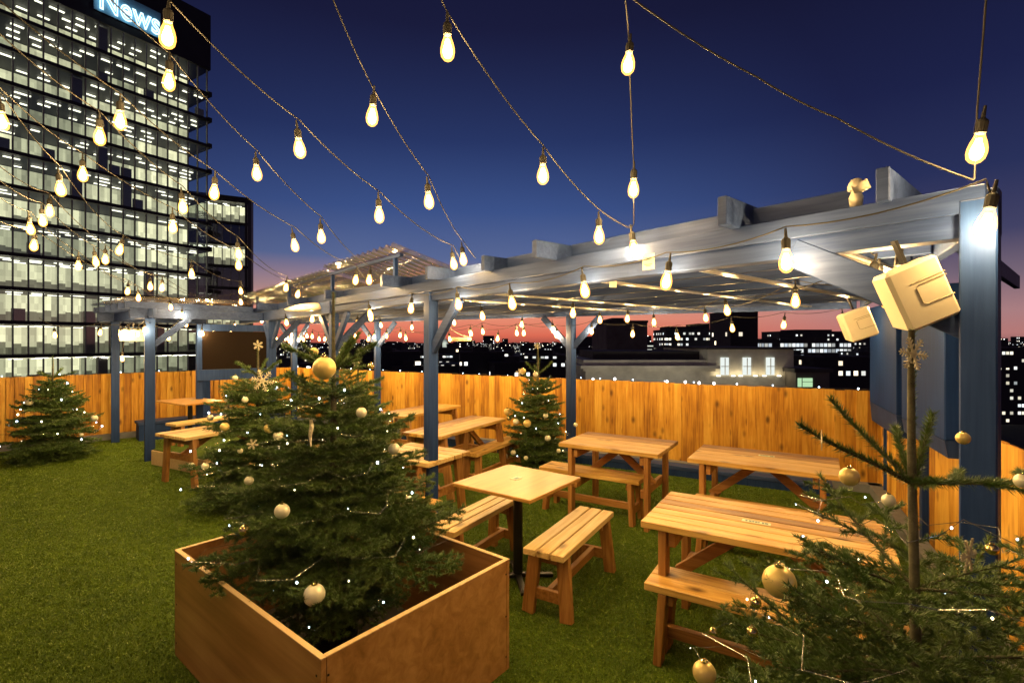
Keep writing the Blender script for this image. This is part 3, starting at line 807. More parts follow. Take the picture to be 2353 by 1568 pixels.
TREES['T6'] = (-1.42, 4.6, fir(-1.42, 4.6, 'slim fir just behind the right side of the planter fir, star on its leader', 1.62, 1.34,
    [(.1,.40),(.5,.42),(.8,.38),(1.1,.30),(1.3,.2)], 1.34, 480, .028, .0055, 13, zlow=.2, whorl_gap=.105, sub_step=.045, nbr=8,
    top_dirs=[(3.0,.7,.14,0),(.2,.6,.2,0),(1.5,.8,.18,0),(4.4,.7,.15,0)])[1])
TREES['T4'] = (.365, 7.0, fir(.365, 7.0, 'slim fir between the tables before the back fence with many small gold baubles', 1.78, 1.34,
    [(.1,.44),(.3,.52),(.55,.48),(.85,.38),(1.1,.27),(1.3,.15)], 1.34, 380, .032, .0075, 14, zlow=.14, whorl_gap=.105, sub_step=.05, nbr=9,
    top_dirs=[(3.0,.75,.24,0),(.1,.7,.26,0),(1.5,1.1,.25,0),(4.4,.7,.2,0)])[1])
TREES['T3'] = (-6.95, 7.55, fir(-6.95, 7.55, 'dark fir at the far left before the orange fence', 1.58, 1.25,
    [(.1,.55),(.3,.66),(.55,.62),(.8,.48),(1.02,.28),(1.15,.2)], 1.25, 360, .034, .008, 15, zlow=.14, whorl_gap=.11, sub_step=.05, nbr=9,
    top_dirs=[(3.0,.3,.26,0),(.1,.25,.3,0),(1.5,.8,.2,0),(4.4,.7,.2,0)])[1])
TREES['T5'] = (1.045, 1.30, fir(1.045, 1.30, 'nearest fir at the lower right with bare leader, big gold bauble and large snowflake', 1.83, 1.43,
    [(.1,.74),(.5,.72),(.72,.66),(.85,.58),(1.0,.44),(1.12,.36),(1.3,.3)], 1.43, 1700, .020, .0026, 16, zlow=.34, whorl_gap=.165, body_top=1.22, sub_step=.055, nbr=6, el0=6, el1=34,
    top_dirs=[(3.05,.55,.31,0),(2.2,.85,.28,0),(.55,.95,.20,0),(-.15,.12,.36,1),(1.2,.7,.2,0),(4.3,.3,.16,0)], lead_r=.012, trunk_r=.011, lean=.01)[1])

# ------------------------------------------------------------------ baubles and flakes
TN = {'T1': 'the big planter fir', 'T2': 'the wide fir left behind the planter', 'T6': 'the slim fir behind the planter fir', 'T4': 'the slim fir before the back fence', 'T3': 'the far left fir', 'T5': 'the nearest fir at lower right'}
ORD = ['topmost', 'second from the top', 'third from the top', 'fourth from the top', 'fifth from the top', 'sixth from the top', 'seventh from the top', 'eighth from the top', 'ninth from the top', 'tenth from the top', 'eleventh from the top', 'twelfth from the top', 'thirteenth from the top', 'fourteenth from the top']
BA = {
 'T1': [(745,845,26,'m'),(721,808,10,'m'),(830,947,12,'p'),(648,1173,17,'p'),(561,1217,12,'s'),(938,1149,12,'p'),(572,1103,10,'p'),(722,1365,24,'p'),(483,1450,8,'s'),(905,1030,13,'p')],
 'T2': [(516,980,10,'m'),(618,983,11,'m'),(639,1000,11,'p'),(563,918,7,'p'),(483,959,7,'p'),(634,878,9,'s'),(439,1070,8,'p'),(471,1070,8,'p'),(552,1035,6,'p'),(540,868,6,'p')],
 'T4': [(1165,945,8,'m'),(1169,960,6,'s'),(1185,968,7,'p'),(1211,972,9,'m'),(1253,954,6,'p'),(1230,859,6,'p'),(1201,852,7,'m'),(1322,975,5,'p'),(1258,1006,7,'p'),(1159,1048,8,'p'),(1179,1039,6,'p'),(1283,1035,5,'p'),(1208,1051,5,'p')],
 'T5': [(1790,1335,36,'m'),(1951,1094,21,'m'),(2041,1148,14,'p'),(1736,1383,12,'s'),(1638,1450,9,'s'),(1728,1450,12,'s'),(1618,1544,26,'m'),(1972,1381,12,'s'),(2279,1261,13,'s'),(2212,1006,14,'m'),(2348,1104,16,'p')],
 'T3': [(67,923,8,'p'),(217,960,7,'p'),(187,998,4,'p')],
 'T6': [(892,968,15,'s'),(852,840,8,'s')],
}
bm_ = MB(); prof = [(math.sin(math.pi*i/14)*1.0 if 0 < i < 14 else .01, -math.cos(math.pi*i/14)) for i in range(15)]
bm_.lathe(prof, 22)
ball_me = {k: None for k in 'mps'}
for k, mt in (('m','goldmatte'),('p','pearl'),('s','goldshiny')):
    ball_me[k] = bm_.mesh('bauble_ball', M[mt], True)
cp = MB(); cp.lathe([(.26,.93),(.30,.97),(.30,1.12),(.16,1.16),(.05,1.17)], 10)
ring = [(.09*math.cos(a), 0, 1.25+.09*math.sin(a)) for a in [i*math.pi/5 for i in range(11)]]
cp.tube(ring, .02, 5); cap_me = cp.mesh('bauble_cap', M['goldshiny'])
def on_tree(key, u, v):
    tx, ty, (Rat) = TREES[key][0], TREES[key][1], TREES[key][2]
    D = ty
    for _ in range(6):
        p = at(u, v, D); rr = Rat(min(max(p.z, .1), 1.6)) if callable(Rat) else .4
        dx = p.x-tx
        D = ty-math.sqrt(max(rr*rr*(1.0 if key == 'T1' else .86)-dx*dx, 0.0))
    return at(u, v, D), D
for key, lst in BA.items():
    srt = sorted(lst, key=lambda b: b[1])
    for i, (u, v, r_, kd) in enumerate(srt):
        if key == 'T1' and (u, v) in ((745,845),(721,808)): p = at(u, v, 2.62 if u == 745 else 2.9); D = p.y
        elif key == 'T1' and u == 722: D = 2.2; p = at(u, v, D)
        elif key == 'T5' and v < 1200:
            D = {1951: 1.20, 2041: 1.33, 2212: 1.40, 2348: 1.12}.get(u, 1.25); p = at(u, v, D)
        else: p, D = on_tree(key, u, v)
        rad = r_/F*D
        fin = {'m': 'matte gold', 'p': 'pale gold', 's': 'shiny gold'}[kd]
        sz = 'large' if rad > .028 else 'small'
        root = empty('bauble', p, rng.uniform(0, 3), f"{sz} {fin} bauble, {ORD[i]} on {TN[key]}", 'bauble', 'baubles on the firs')
        root.scale = (rad, rad, rad)
        link('ball', ball_me[kd], root); link('cap', cap_me, root)
def flake_mesh():
    m = MB()
    for k in range(6):
        a = k*math.pi/3
        m.tube([(0,0,0), (math.cos(a),0,math.sin(a))], [.07,.045], 5)
        for f, l in ((.35,.28),(.58,.30),(.8,.2)):
            for s in (-1, 1):
                b_ = a+s*R(52); m.tube([(f*math.cos(a),0,f*math.sin(a)), (f*math.cos(a)+l*math.cos(b_),0,f*math.sin(a)+l*math.sin(b_))], [.045,.035], 5)
    m.tube([(.22*math.cos(i*math.pi/3),0,.22*math.sin(i*math.pi/3)) for i in range(7)], .045, 5)
    return m.mesh('snowflake', M['glitter'])
fm = flake_mesh()
for (key, u, v, r_, D, rz, lab) in (('T5',2098,812,40,1.25,.2,'large glittered snowflake hanging at the leader of the nearest fir'),
        ('T5',1887,1010,24,1.22,1.05,'narrow edge-on glitter snowflake hanging at the left branch tip of the nearest fir'),
        ('T5',2225,1275,42,1.2,.5,'big gold glitter snowflake on the right side of the nearest fir'),
        ('T2',603,874,26,5.1,.1,'white glitter snowflake near the top of the wide fir behind the planter'),
        ('T2',593,793,12,5.5,.0,'small gold star on the leader tip of the wide fir'),
        ('T2',525,929,15,5.3,.6,'pale snowflake on the left side of the wide fir'),
        ('T2',580,1020,13,4.8,.8,'dim snowflake low on the left of the wide fir'),
        ('T6',818,833,9,4.55,.0,'little snowflake at the leader of the slim fir behind the planter'),
        ('T4',1234,795,8,6.98,.0,'tiny gold star on the leader tip of the fir before the back fence'),
        ('T4',1193,856,10,6.8,.4,'small snowflake at the upper left of the fir before the back fence')):
    o = link('snowflake', fm); tag(o, lab, 'snowflake', 'snowflakes on the firs'); o.location = at(u, v, D); s = r_/F*D; o.scale = (s, s, s); o.rotation_euler = (0, rng.uniform(0,.5), rz)
m = MB(); m.tube([(0,0,0),(.004,0,-.03),(-.003,0,-.07),(0,0,-.13)], [.008,.011,.009,.002], 7); o = m.build('icicle', M['glitter'], smooth=True)
o.location = at(714, 965, 2.45); tag(o, 'thin glittered icicle hanging in the middle of the big planter fir', 'ornament')

# ------------------------------------------------------------------ fairy lights on the firs
lm = MB(); lm.lathe([(.001,-1),(.75,-.6),(1,0),(.75,.6),(.001,1)], 6); led_me = lm.mesh('led', M['led']); ledw_me = lm.mesh('led_warm', M['ledw'])
for key, nled, rad, seed in (('T1', 46, .0040, 1), ('T2', 40, .0060, 2), ('T3', 26, .0085, 3), ('T4', 26, .0062, 4), ('T5', 44, .0022, 5), ('T6', 18, .005, 6)):
    tx, ty, Rat = TREES[key]; r = random.Random(seed)
    zt = {'T1': 1.55, 'T2': 1.35, 'T3': 1.2, 'T4': 1.3, 'T5': 1.4, 'T6': 1.3}[key]
    root = empty('fairy_lights', (tx, ty, 0), 0, f'thin silver wire of tiny white lights wound round {TN[key]}', 'fairy lights')
    pts = []; turns = 7 if key in ('T1','T5') else 6; n = nled*4
    for i in range(n):
        f = i/(n-1); z = .28+(zt-.28)*f; a = f*turns*2*math.pi+seed
        rr = Rat(z)*(.80+.16*math.sin(i*1.7)); pts.append(Vector((rr*math.cos(a), rr*math.sin(a), z+.02*math.sin(i*2.3))))
    m = MB(); m.tube(pts, .0009 if key in ('T1','T5') else .0014, 4); m.build('wire', M['wire'], root)
    for i in range(nled):
        p = pts[i*4]+Vector((r.uniform(-.03,.03), r.uniform(-.03,.03), r.uniform(-.03,.03)))
        p.x *= 1.04; p.y *= 1.04
        o = link('led', led_me if r.random() < .6 else ledw_me, root, p); s = rad*r.uniform(.6,1.5); o.scale = (s, s, s*1.3)
# fairy lights along the fence tops
for k, (a, b_, n, lab) in enumerate(((C_BACK0, C_CORNER, 24, 'thin wire of tiny white lights along the top of the back fence'), (C_CORNER, C_LEFT, 14, 'thin wire of tiny white lights along the top of the left fence'))):
    root = empty('fairy_lights', (a.x, a.y, 1.21), math.atan2((b_-a).y, (b_-a).x), lab, 'fairy lights')
    Ln = (b_-a).length; sgn = 1
    m = MB(); m.tube([(Ln*i/60, -.01, .004+.006*math.sin(i*1.3)) for i in range(61)], .0015, 4); m.build('wire', M['wire'], root)
    for i in range(n):
        o = link('led', led_me, root, (Ln*(i+.5)/n+rng.uniform(-.1,.1), -.015, .012)); s = .009*rng.uniform(.5, 1.2); o.scale = (s, s, s)

# ------------------------------------------------------------------ festoon strings
bp_ = [(.005,-.054),(.016,-.049),(.0265,-.036),(.030,-.018),(.029,-.002),(.024,.018),(.017,.036),(.014,.048),(.013,.055)]
b1m = MB(); b1m.lathe(bp_, 14); bulb_me = b1m.mesh('bulb_glass', M['bulbglass'], True)
b2m = MB(); b2m.lathe([(r_*.64, z*.66-.006) for r_, z in bp_], 12); core_me = b2m.mesh('bulb_core', M['core'], True)
s_ = MB(); s_.lathe([(.012,.045),(.0175,.05),(.0185,.085),(.016,.092),(.007,.10),(.0045,.14)], 10); sock_me = s_.mesh('socket', M['cablem'])
LIGHT = bpy.data.lights.new('bulb_light', 'POINT'); LIGHT.energy = 14.0; LIGHT.color = (1, .67, .29); LIGHT.shadow_soft_size = .022
NB = [0]
def zdef(v):
    xs = [0, 75, 276, 400, 475, 573, 680, 720]; ys = [3.16, 3.1, 3.0, 2.86, 2.74, 2.6, 2.36, 2.28]
    return float(np.interp(v, xs, ys))
def D_auto(v):
    return (zdef(v)-CH)*F/(CY-v)
def string(label, items, sag=.04, group='festoon light strings', thick=.0032):
    pts = []; bulbs = []
    for it in items:
        kind, u, v = it[:3]; D = it[3] if len(it) > 3 and it[3] else D_auto(v)
        p = Vector((u, v, D)) if kind == 'B' else at(u, v, D)
        if kind in 'bB': bulbs.append(p); pts.append(p+Vector((0,0,.145)))
        else: pts.append(p)
    root = empty('festoon_string', pts[0], 0, label, 'string lights', group)
    o0 = pts[0]; cab = []
    for i in range(len(pts)-1):
        a, b_ = pts[i]-o0, pts[i+1]-o0; ln = (b_-a).length
        for k in range(8):
            f = k/8; q = a.lerp(b_, f); q.z -= sag*min(ln, 1.5)*4*f*(1-f); cab.append(q)
    cab.append(pts[-1]-o0)
    m = MB(); m.tube(cab, thick, 6); m.build('cable', M['cablem'], root, smooth=True)
    for p in bulbs:
        q = p-o0
        tilt = (rng.uniform(-.16,.16), rng.uniform(-.16,.16), 0)
        so = link('socket', sock_me, root, q, tilt)
        bo = link('bulb', bulb_me, so); link('filament', core_me, bo) if False else None
        co_ = link('glowing_core', core_me, so)
        lo = bpy.data.objects.new('bulb_light', LIGHT); COL.objects.link(lo); lo.parent = so; lo.location = (0,0,-.012)
        NB[0] += 1
    return root
def bs(l, D=None): return [('b', *x) for x in l]
string('bulb string running straight up the sky from the front beam above the square table', [('B',.9,-.9,3.2),('B',.1,-1.5,3.25),('B',.1,.5,3.25),('p',1425,-150,1.9),('b',1443,145,2.2),('b',1455,432,2.7),('b',1456,572,2.82),('p',1450,522,2.9)])
string('bulb string crossing the middle of the sky from top centre to the front beam', [('B',-1.2,-1.5,3.2),('B',-1.1,-.5,3.2),('B',-1.0,.5,3.2),('p',970,-110,1.85),('b',1028,110,2.07),('b',1247,400,2.5),('b',1376,540,2.8),('p',1448,524,2.88)])
string('bulb string third from the right in the sky, ending above the middle post', [('p',730,-90,2.0),('b',855,265,2.5),('b',985,460,3.0),('b',1064,595,4.0),('p',1092,592,4.05)])
string('bulb string with the very large bulb by the lit sign, ending near the middle post', [('B',-2.7,-1.4,3.2),('B',-2.5,-.6,3.2),('B',-2.2,.3,3.2),('B',-1.9,1.1,3.2),('p',300,-110,1.8),('b',385,80,2.0),('b',688,340,2.6),('b',871,493,3.1),('b',1042,605,4.1),('p',1062,603,4.15)])
string('bulb string leaving the tower edge high up and ending at the corrugated roof', [('B',-3.9,-.8,3.2),('B',-3.5,.1,3.2),('B',-3.0,.9,3.25),('p',190,-70,2.2),('b',388,185,2.6),('b',590,397,3.2),('b',738,543,3.7),('b',848,642,5.0),('p',880,640,5.2)])
string('bulb string crossing the upper left corner over the tower to the corrugated roof', [('p',-70,-60,2.2),('b',276,276,2.7),('b',492,441,3.3),('b',677,563,4.0),('b',817,642,5.2),('p',850,650,5.4)])
string('bulb string over the tower starting at the left edge just below the top corner', [('p',-20,60,2.3),('b',229,313,2.9),('b',420,474,3.6),('b',548,582,4.4),('b',657,660,6.2),('p',690,668,6.5)])
string('bulb string over the tower whose first bulb hangs at the dark storey band', [('p',-60,140,2.4),('b',190,400,3.4),('b',397,520,3.9),('b',548,608,4.8),('b',684,675,6.4),('p',710,676,6.8)])
string('bulb string beginning at the blurred bulb on the left picture edge', [('B',-5.0,.2,3.2),('B',-4.2,1.6,3.2),('p',-80,120,2.3),('b',4,278,2.7),('b',139,433,3.3),('b',275,573,4.5),('b',440,628,5.4),('b',553,668,7.2),('p',575,690,8.0)])
string('bulb string of the left cluster hanging highest over the far storeys', [('p',-60,330,3.0),('b',114,484,4.1),('b',242,595,4.9),('b',345,657,6.0),('b',478,706,8.2),('p',500,722,9)])
string('bulb string of the left cluster hanging second highest', [('p',-60,360,3.1),('b',98,506,4.2),('b',220,600,5.0),('b',372,660,6.2),('b',487,706,8.4),('p',510,725,9)])
string('bulb string of the left cluster hanging third highest', [('p',-60,400,3.2),('b',70,525,4.2),('b',180,610,5.1),('b',293,668,6.4),('b',392,705,7.5),('b',553,693,8.0),('p',575,715,9)])
string('lowest bulb string of the left cluster ending at the small left pergola bay', [('p',-70,470,3.4),('b',78,563,4.4),('b',318,683,6.6),('b',418,724,7.8),('b',427,744,8.2),('p',440,735,8.6)])
string('bulb string hanging round the small left pergola bay', [('p',90,730,7.6),('b',126,769,7.7),('b',230,763,7.8),('b',277,766,8.0),('b',295,765,7.4),('b',317,766,7.7),('b',332,757,7.4),('b',387,775,7.9),('p',410,735,8.2)], .06)
string('short drop of cable with one low bulb between the two left posts', [('p',296,745,8.2),('b',281,823,8.2)], .0)
string('bulb string at the right picture edge coming down to the near corner post', [('p',2268,-40,1.62),('b',2245,340,1.74),('p',2238,412,1.80)], .01)
string('thin bare cable crossing the right sky down to the near corner post', [('p',1405,-40,1.95),('p',1740,178,1.95),('p',1920,270,1.95),('p',2236,414,1.80)], .03)
# along the front beam
def fb(u, v):
    p = pg(t_of_u(u), -.17); return ('b', u, v, p.y)
string('bulb string pinned along the outer face of the front beam', [('p',2285,470,1.67),('b',2265,512,1.66),('b',1806,598,2.13),('b',1531,643,2.62),fb(1343,665),fb(1176,695),fb(1053,698),fb(944,707),fb(850,720),fb(717,732),fb(602,735),fb(540,748),('b',465,765,8.6)], .05)
def under(lst, lab):
    it = []
    for u, v in lst:
        D = .29*F/max(784-v, 3)
        s, _ = back_hit(max(t_of_u(u), -1)); o = pg(t_of_u(u), 0)
        k = (u-CX)/F
        bb0, bb1 = Vector((3.95,5.72)), Vector((-4.95,11.0)); dd = bb1-bb0
        q = (bb0.x-k*bb0.y)/(k*dd.y-dd.x); Dmax = (bb0+dd*q).y-.15
        it.append(('b', u, v, min(D, Dmax)))
    string(lab, it, .06)
under([(2062,635),(2034,690),(1827,690),(1621,729),(1441,731),(1316,718),(1108,725),(852,728),(658,740)], 'nearest bulb string beneath the pergola roof, in front of the big cream box')
under([(2000,648),(2020,652),(1670,712),(1502,739),(1378,734),(1198,744),(1043,740),(946,751),(875,746),(820,742)], 'second bulb string beneath the pergola roof counted from the front beam')
under([(1938,737),(1800,745),(1682,753),(1556,772),(1453,766),(1359,760),(1278,769),(1203,764),(1109,761),(1033,778),(932,776),(919,769),(888,771)], 'low bulb string along the back beam against the sunset')
under([(1270,757),(1187,764),(1143,777),(1082,765),(859,773),(846,778),(816,771),(778,782),(746,778),(733,778),(717,772)], 'bulb string across the far middle of the pergola above the back fence')
under([(705,771),(655,777),(607,772),(594,784),(556,769),(532,776),(505,768),(480,774)], 'added bulb string in place of wide bulb glow just above the dark screen at the far left')  # added bulbs, thickening the cluster in place of the bulbs' wide glow
under([(697,779),(686,780),(670,769),(665,783),(634,775),(580,779),(569,755),(544,778),(530,759),(517,780),(491,776),(491,760)], 'crowded bulb string before the dark screen at the far left')

# ------------------------------------------------------------------ cream boxes, heater, camera
def cream_box(c, sz, rot, label, name='patio_speaker'):
    root = empty(name, c, 0, label, 'speaker'); root.rotation_euler = rot
    a, b_, h = sz[0]/2, sz[1]/2, sz[2]/2
    m = MB(); m.hexa([(-a,-b_,-h),(a*.9,-b_,-h),(a*.8,b_,-h*.9),(-a*1.12,b_,-h*.9),(-a,-b_,h),(a*.9,-b_,h),(a*.8,b_,h*.9),(-a*1.12,b_,h*.9)]); m.build('body', M['cream'], root, bevel=.012)
    m = MB(); m.box(-a*.9,b_+.001,-h*.8,a*.7,b_+.01,h*.8); m.build('grille', M['grille'], root, bevel=.004)
    m = MB(); y1 = -b_-.0005; m.tube([(x*a, y1, z*h) for x, z in ((.88,.32),(-.1,.32),(-.22,.24),(-.22,-.24),(-.1,-.32),(.88,-.32))], .0022, 5); m.tube([(x*a, y1, z*h) for x, z in ((.88,.42),(-.35,.42))], .0022, 5); m.build('moulding', M['grille'], root)
    m = MB(); m.beam((0,b_+.02,-h*.5),(0,b_+.02,h*.5),.03,.012,up=(0,1,0)); m.beam((0,0,h),(0,0,h+.09),.03,.01); m.build('bracket', M['black'], root)
    return root
c = at(2107, 672, 1.82)
cream_box(c, (.185,.10,.235), (R(8), R(-25), R(-14)), 'big cream speaker box tilted beneath the near corner of the pergola')
c = at(1972, 743, 3.6)
cream_box(c, (.19,.11,.22), (R(6), R(-21), R(-20)), 'smaller cream speaker box hanging left of the blue boards')
c = at(708, 707, 6.6)
root = empty('heater_lamp', c, R(20), 'flat cream heater hung below the roof above the planter fir', 'heater'); root.rotation_euler = (R(15), R(-8), R(35))
m = MB(); m.lathe([(.01,-.02),(.12,-.025),(.19,-.005),(.195,.012),(.1,.05),(.01,.055)], 20); o = m.build('housing', M['cream'], root, smooth=True); o.scale = (1.5,.7,1)
m = MB(); m.box(-.14,-.02,-.036,.14,.02,-.024); m.build('element', M['grille'], root)
def heater(c, Ln, rz, lab, st=.8):
    root = empty('tube_heater', c, rz, lab, 'heater'); root.scale = (st, st, st)
    m = MB(); m.tube([(-Ln/2,0,0),(Ln/2,0,0)], .045, 12); m.build('housing', M['cream'], root, smooth=False)
    m = MB(); m.box(-Ln*.42,-.052,-.02,Ln*.3,-.04,.02); m.build('slot', M['grille'], root)
    m = MB(); m.tube([(Ln*.42,0,.04),(Ln*.4,0,.14),(Ln*.36,.02,.2)], .014, 6); m.build('bracket', M['cream'], root)
    m = MB(); m.tube([(Ln*.36,0,.05),(0,0,.09),(-Ln*.5,0,.2),(-Ln*.6,0,.33)], .006, 5); m.build('flex', M['cream'], root)
heater(at(1060, 779, 8.6), .42, R(5), 'cream tube heater hanging beside the back post in front of the sunset')
c = at(308, 768, 8.3)
cream_box(c, (.36,.2,.2), (R(10), 0, R(20)), 'cream speaker box under the small left pergola bay between the bulbs')
q = pg(t_of_u(1968), -.01); c = Vector((q.x, q.y, HT+.075))
root = empty('security_camera', c, R(-10), 'small cream security camera standing on top of the pergola beam', 'camera')
m = MB(); m.lathe([(.022,-.06),(.026,-.02),(.018,0),(.02,.02)], 12); m.build('stem', M['cream'], root, smooth=True)
m = MB(); m.tube([(-.01,0,.01),(.035,-.03,.028)], [.026,.02], 12); m.lathe([(.001,.06),(.02,.052),(.03,.03),(.03,.01)], 12); m.build('head', M['cream'], root, smooth=True)
# notice on the beam and yellow bracket
q = pg(t_of_u(1507), -.073-.0); 
root = empty('paper_notice', (q.x, q.y, 2.235), math.atan2(AL.y, AL.x)+math.pi, 'small faded paper notice stapled to the front beam', 'notice')
m = MB(); m.cbox((0,.0,0), (.075,.002,.085)); m.build('sheet', M['cream'], root)
m = MB()
for zz, ww in ((.022,.05),(.012,.035),(-.014,.05),(-.022,.03)): m.cbox((0,-.002,zz), (ww,.001,.005))
m.build('print', M['ink'], root)
c = at(1408, 652, 3.2)
root = empty('metal_bracket', c, R(20), 'small cream angle bracket under the front beam', 'bracket')
m = MB(); m.cbox((0,0,0), (.05,.006,.045)); m.build('plate', M['cream'], root); m = MB(); m.cbox((-.015,.0,.026), (.08,.03,.006)); m.build('flange', M['cream'], root)
# pink hose hanging between boards and near post
m = MB(); hp = [(2190,712,2.1),(2210,745,2.1),(2220,820,2.1),(2228,880,2.1),(2250,960,2.1),(2262,1000,2.05)]
m.tube([at(*h) for h in hp], .008, 7); o = m.build('hose', plain('pink_hose', (.5,.2,.14), .5), smooth=True); tag(o, 'thin pink hose hanging down between the blue boards and the near post', 'hose')

# ------------------------------------------------------------------ office tower
def tower(name, label, corner, ax, n_out, length, ks, z_base, depth=7, fh=4.4, lit=None, seed=1):
    """corner: xy; ax: unit vector along the facade; n_out: outward normal"""
    rz = math.atan2(ax.y, ax.x)
    root = empty(name, (corner.x, corner.y, 0), rz, label, 'building')
    so = 1 if (Vector((-ax.y, ax.x)).dot(n_out) > 0) else -1      # outward = +y*so
    r = random.Random(seed)
    def bx(m, x0, y0, z0, x1, y1, z1):
        ya, yb = sorted((y0*so, y1*so)); m.box(x0, ya, z0, x1, yb, z1)
    for k in ks:
        z0 = z_base+fh*k
        m = MB(); bx(m, 0, -depth, z0-.36, length, .35, z0+.12)
        m.build('floor_slab', M['spandrel'], root)
        dim = (lit(k) if lit else 1)
        if dim > 0:
            m = MB(); x = 0
            # interior wall in stretches, some left dark
            while x < length:
                ln = r.choice((6, 9, 12, 15)); 
                if r.random() < dim: bx(m, x, -depth+.3, z0+.122, min(x+ln, length), -depth+.5, z0+fh-.452)
                x += ln
            if m.v: m.build('interior_wall', M['interior'], root)
            m = MB()
            for row in ((-1.4, -3.2, -5.2) if depth > 6 else (-1.0, -2.0)):
                x = r.uniform(0, 2)
                while x < length-1.6:
                    if r.random() < .8*dim: bx(m, x, row, z0+fh-.60, x+r.choice((.9,1.3,1.6)), row+.34, z0+fh-.50)
                    x += r.choice((2.2, 2.2, 3.1))
            if m.v: m.build('ceiling_lights', M['ceillight'], root)
        m = MB(); x = 0
        while x <= length:
            bx(m, x-.07, -.1, z0+.123, x+.07, .22, z0+fh-.453)
            if r.random() < .12: bx(m, x+.07, -1.0, z0+.123, x+1.43, -.8, z0+fh-.453-(2.2 if r.random() < .6 else 0))
            x += 1.5
        m.build('mullions', M['fin'], root)
        m = MB(); bx(m, .02, .0, z0+.124, length-.02, .02, z0+fh-.454); m.build('glazing', M['glass'], root)
    kt = max(ks)+1; zt = z_base+fh*kt
    m = MB(); bx(m, 0, -depth-14, z_base+fh*min(ks)-2, length, -depth, zt+.2); m.build('core_wall', M['darkwall'], root)
    return root, so, zt
axT = Vector((-.53, -.848)); nT = Vector((.848, -.53))
ft = lambda k: {3: .55, 4: .75, -1: .9}.get(k, .93)
root, so, zt = tower('office_tower', 'tall glass office tower with lit floors and a blue neon sign at left', Vector((-52, 85)), axT, nT, 66, range(-9, 10), CH+2.6, lit=ft, seed=4)
m = MB(); ya, yb = sorted((-21*so, .3*so)); m.box(-.5, ya, zt-.3, 66, yb, zt+9); m.build('parapet', M['spandrel'], root)
# return facade round the corner
m = MB()
for k in range(-9, 10):
    z0 = CH+2.6+4.4*k; ya, yb = sorted((-12*so, .5*so)); m.box(-.62, ya, z0-.45, -.02, yb, z0+.3)
m.build('return_slabs', M['spandrel'], root)
# neon sign, double stroke letters
cu = bpy.data.curves.new('sign_text', 'FONT'); cu.body = 'News'; cu.size = 4.6; cu.extrude = 0.0; cu.fill_mode = 'NONE'; cu.bevel_depth = .13; cu.bevel_resolution = 0; cu.space_character = 1.05
tmp = bpy.data.objects.new('tmp', cu); COL.objects.link(tmp)
dg = bpy.context.evaluated_depsgraph_get(); me = bpy.data.meshes.new_from_object(tmp.evaluated_get(dg)); bpy.data.objects.remove(tmp)
me.materials.clear(); me.materials.append(M['neon'])
so_ = empty('neon_sign', (0,0,0), 0); so_.parent = root
so_.name = 'neon_sign'
xs = [v.co.x for v in me.vertices]; wtx = max(xs)-min(xs)
# text runs left to right in view = from large x (near) to small x (far corner)
x_near, x_far = 15.3, 7.6
tx = link('neon_letters', me, so_)
scx = (x_near-x_far)/wtx
tx.rotation_euler = (R(90), 0, 0 if so < 0 else math.pi)
if so > 0: tx.rotation_euler = (R(90), 0, math.pi)
tx.scale = (scx, 1, 1)
tx.location = (x_near, .95*so, zt+1.3)
m = MB(); ya, yb = sorted((.35*so, .55*so)); m.box(x_far-.4, ya, zt+1.0, x_near+.4, yb, zt+5.0); m.build('backboard', M['neonback'], so_)

# second block behind to the right with a rounded corner
root2, so2, zt2 = tower('office_block', 'lower dark office block with a rounded end right of the tall tower', Vector((-54.6, 103)), Vector((-.88, -.47)), Vector((.47, -.88)), 13, range(-8, 6), CH+2.2, lit=lambda k: 1.0 if k in (5, 3, 0, -1, -3) else 0, seed=8, depth=3.2)
m = MB(); ya, yb = sorted((-14*so2, .2*so2))
pl_ = [(.5, .5*so2), (.1, .3*so2), (-.7, -.6*so2), (-1.1, -2.0*so2), (-1.1, -14*so2), (.5, -14*so2)]
if so2 > 0: pl_ = pl_[::-1]
m.prism(pl_, -36, zt2+.8); m.build('round_corner', M['spandrel'], root2)
m = MB(); m.box(-.2, ya, zt2-.2, 13, yb, zt2+1.0); m.build('roof_edge', M['spandrel'], root2)

# ------------------------------------------------------------------ pale classical building and neighbours
def U(u, D): return (u-CX)/F*D
def Z(v, D): return CH-(v-CY)/F*D
root = empty('stone_building', (0, 60, 0), 0, 'pale stone building with a cornice and three tall lit windows beyond the back fence', 'building')
D = 60
m = MB(); m.box(U(1345,D), 0, -38, U(1632,D), 16, Z(846,D)); m.build('wing_wall', M['stone'], root)
m = MB(); m.box(U(1332,D), -.8, Z(846,D)+.01, U(1648,D), 16.5, Z(839,D)); m.box(U(1338,D), -.4, Z(852,D), U(1640,D), -.01, Z(846,D)); m.build('cornice', M['stone'], root)
m = MB(); m.box(U(1342,D), .6, Z(838.9,D), U(1638,D), 16, Z(827,D)); m.build('attic', M['stone'], root)
m = MB(); m.box(U(1372,D), 3, Z(826.9,D), U(1640,D), 16, Z(808,D)); m.build('flat_roof', M['darkroof'], root)
m = MB(); m.box(U(1628,D), .3, -38, U(1826,D), 18, Z(802,D)); m.build('pavilion_wall', M['stone'], root)
m = MB(); m.box(U(1622,D), -.3, Z(801.9,D), U(1832,D), 18.4, Z(798,D)); m.build('pavilion_cornice', M['darkroof'], root)
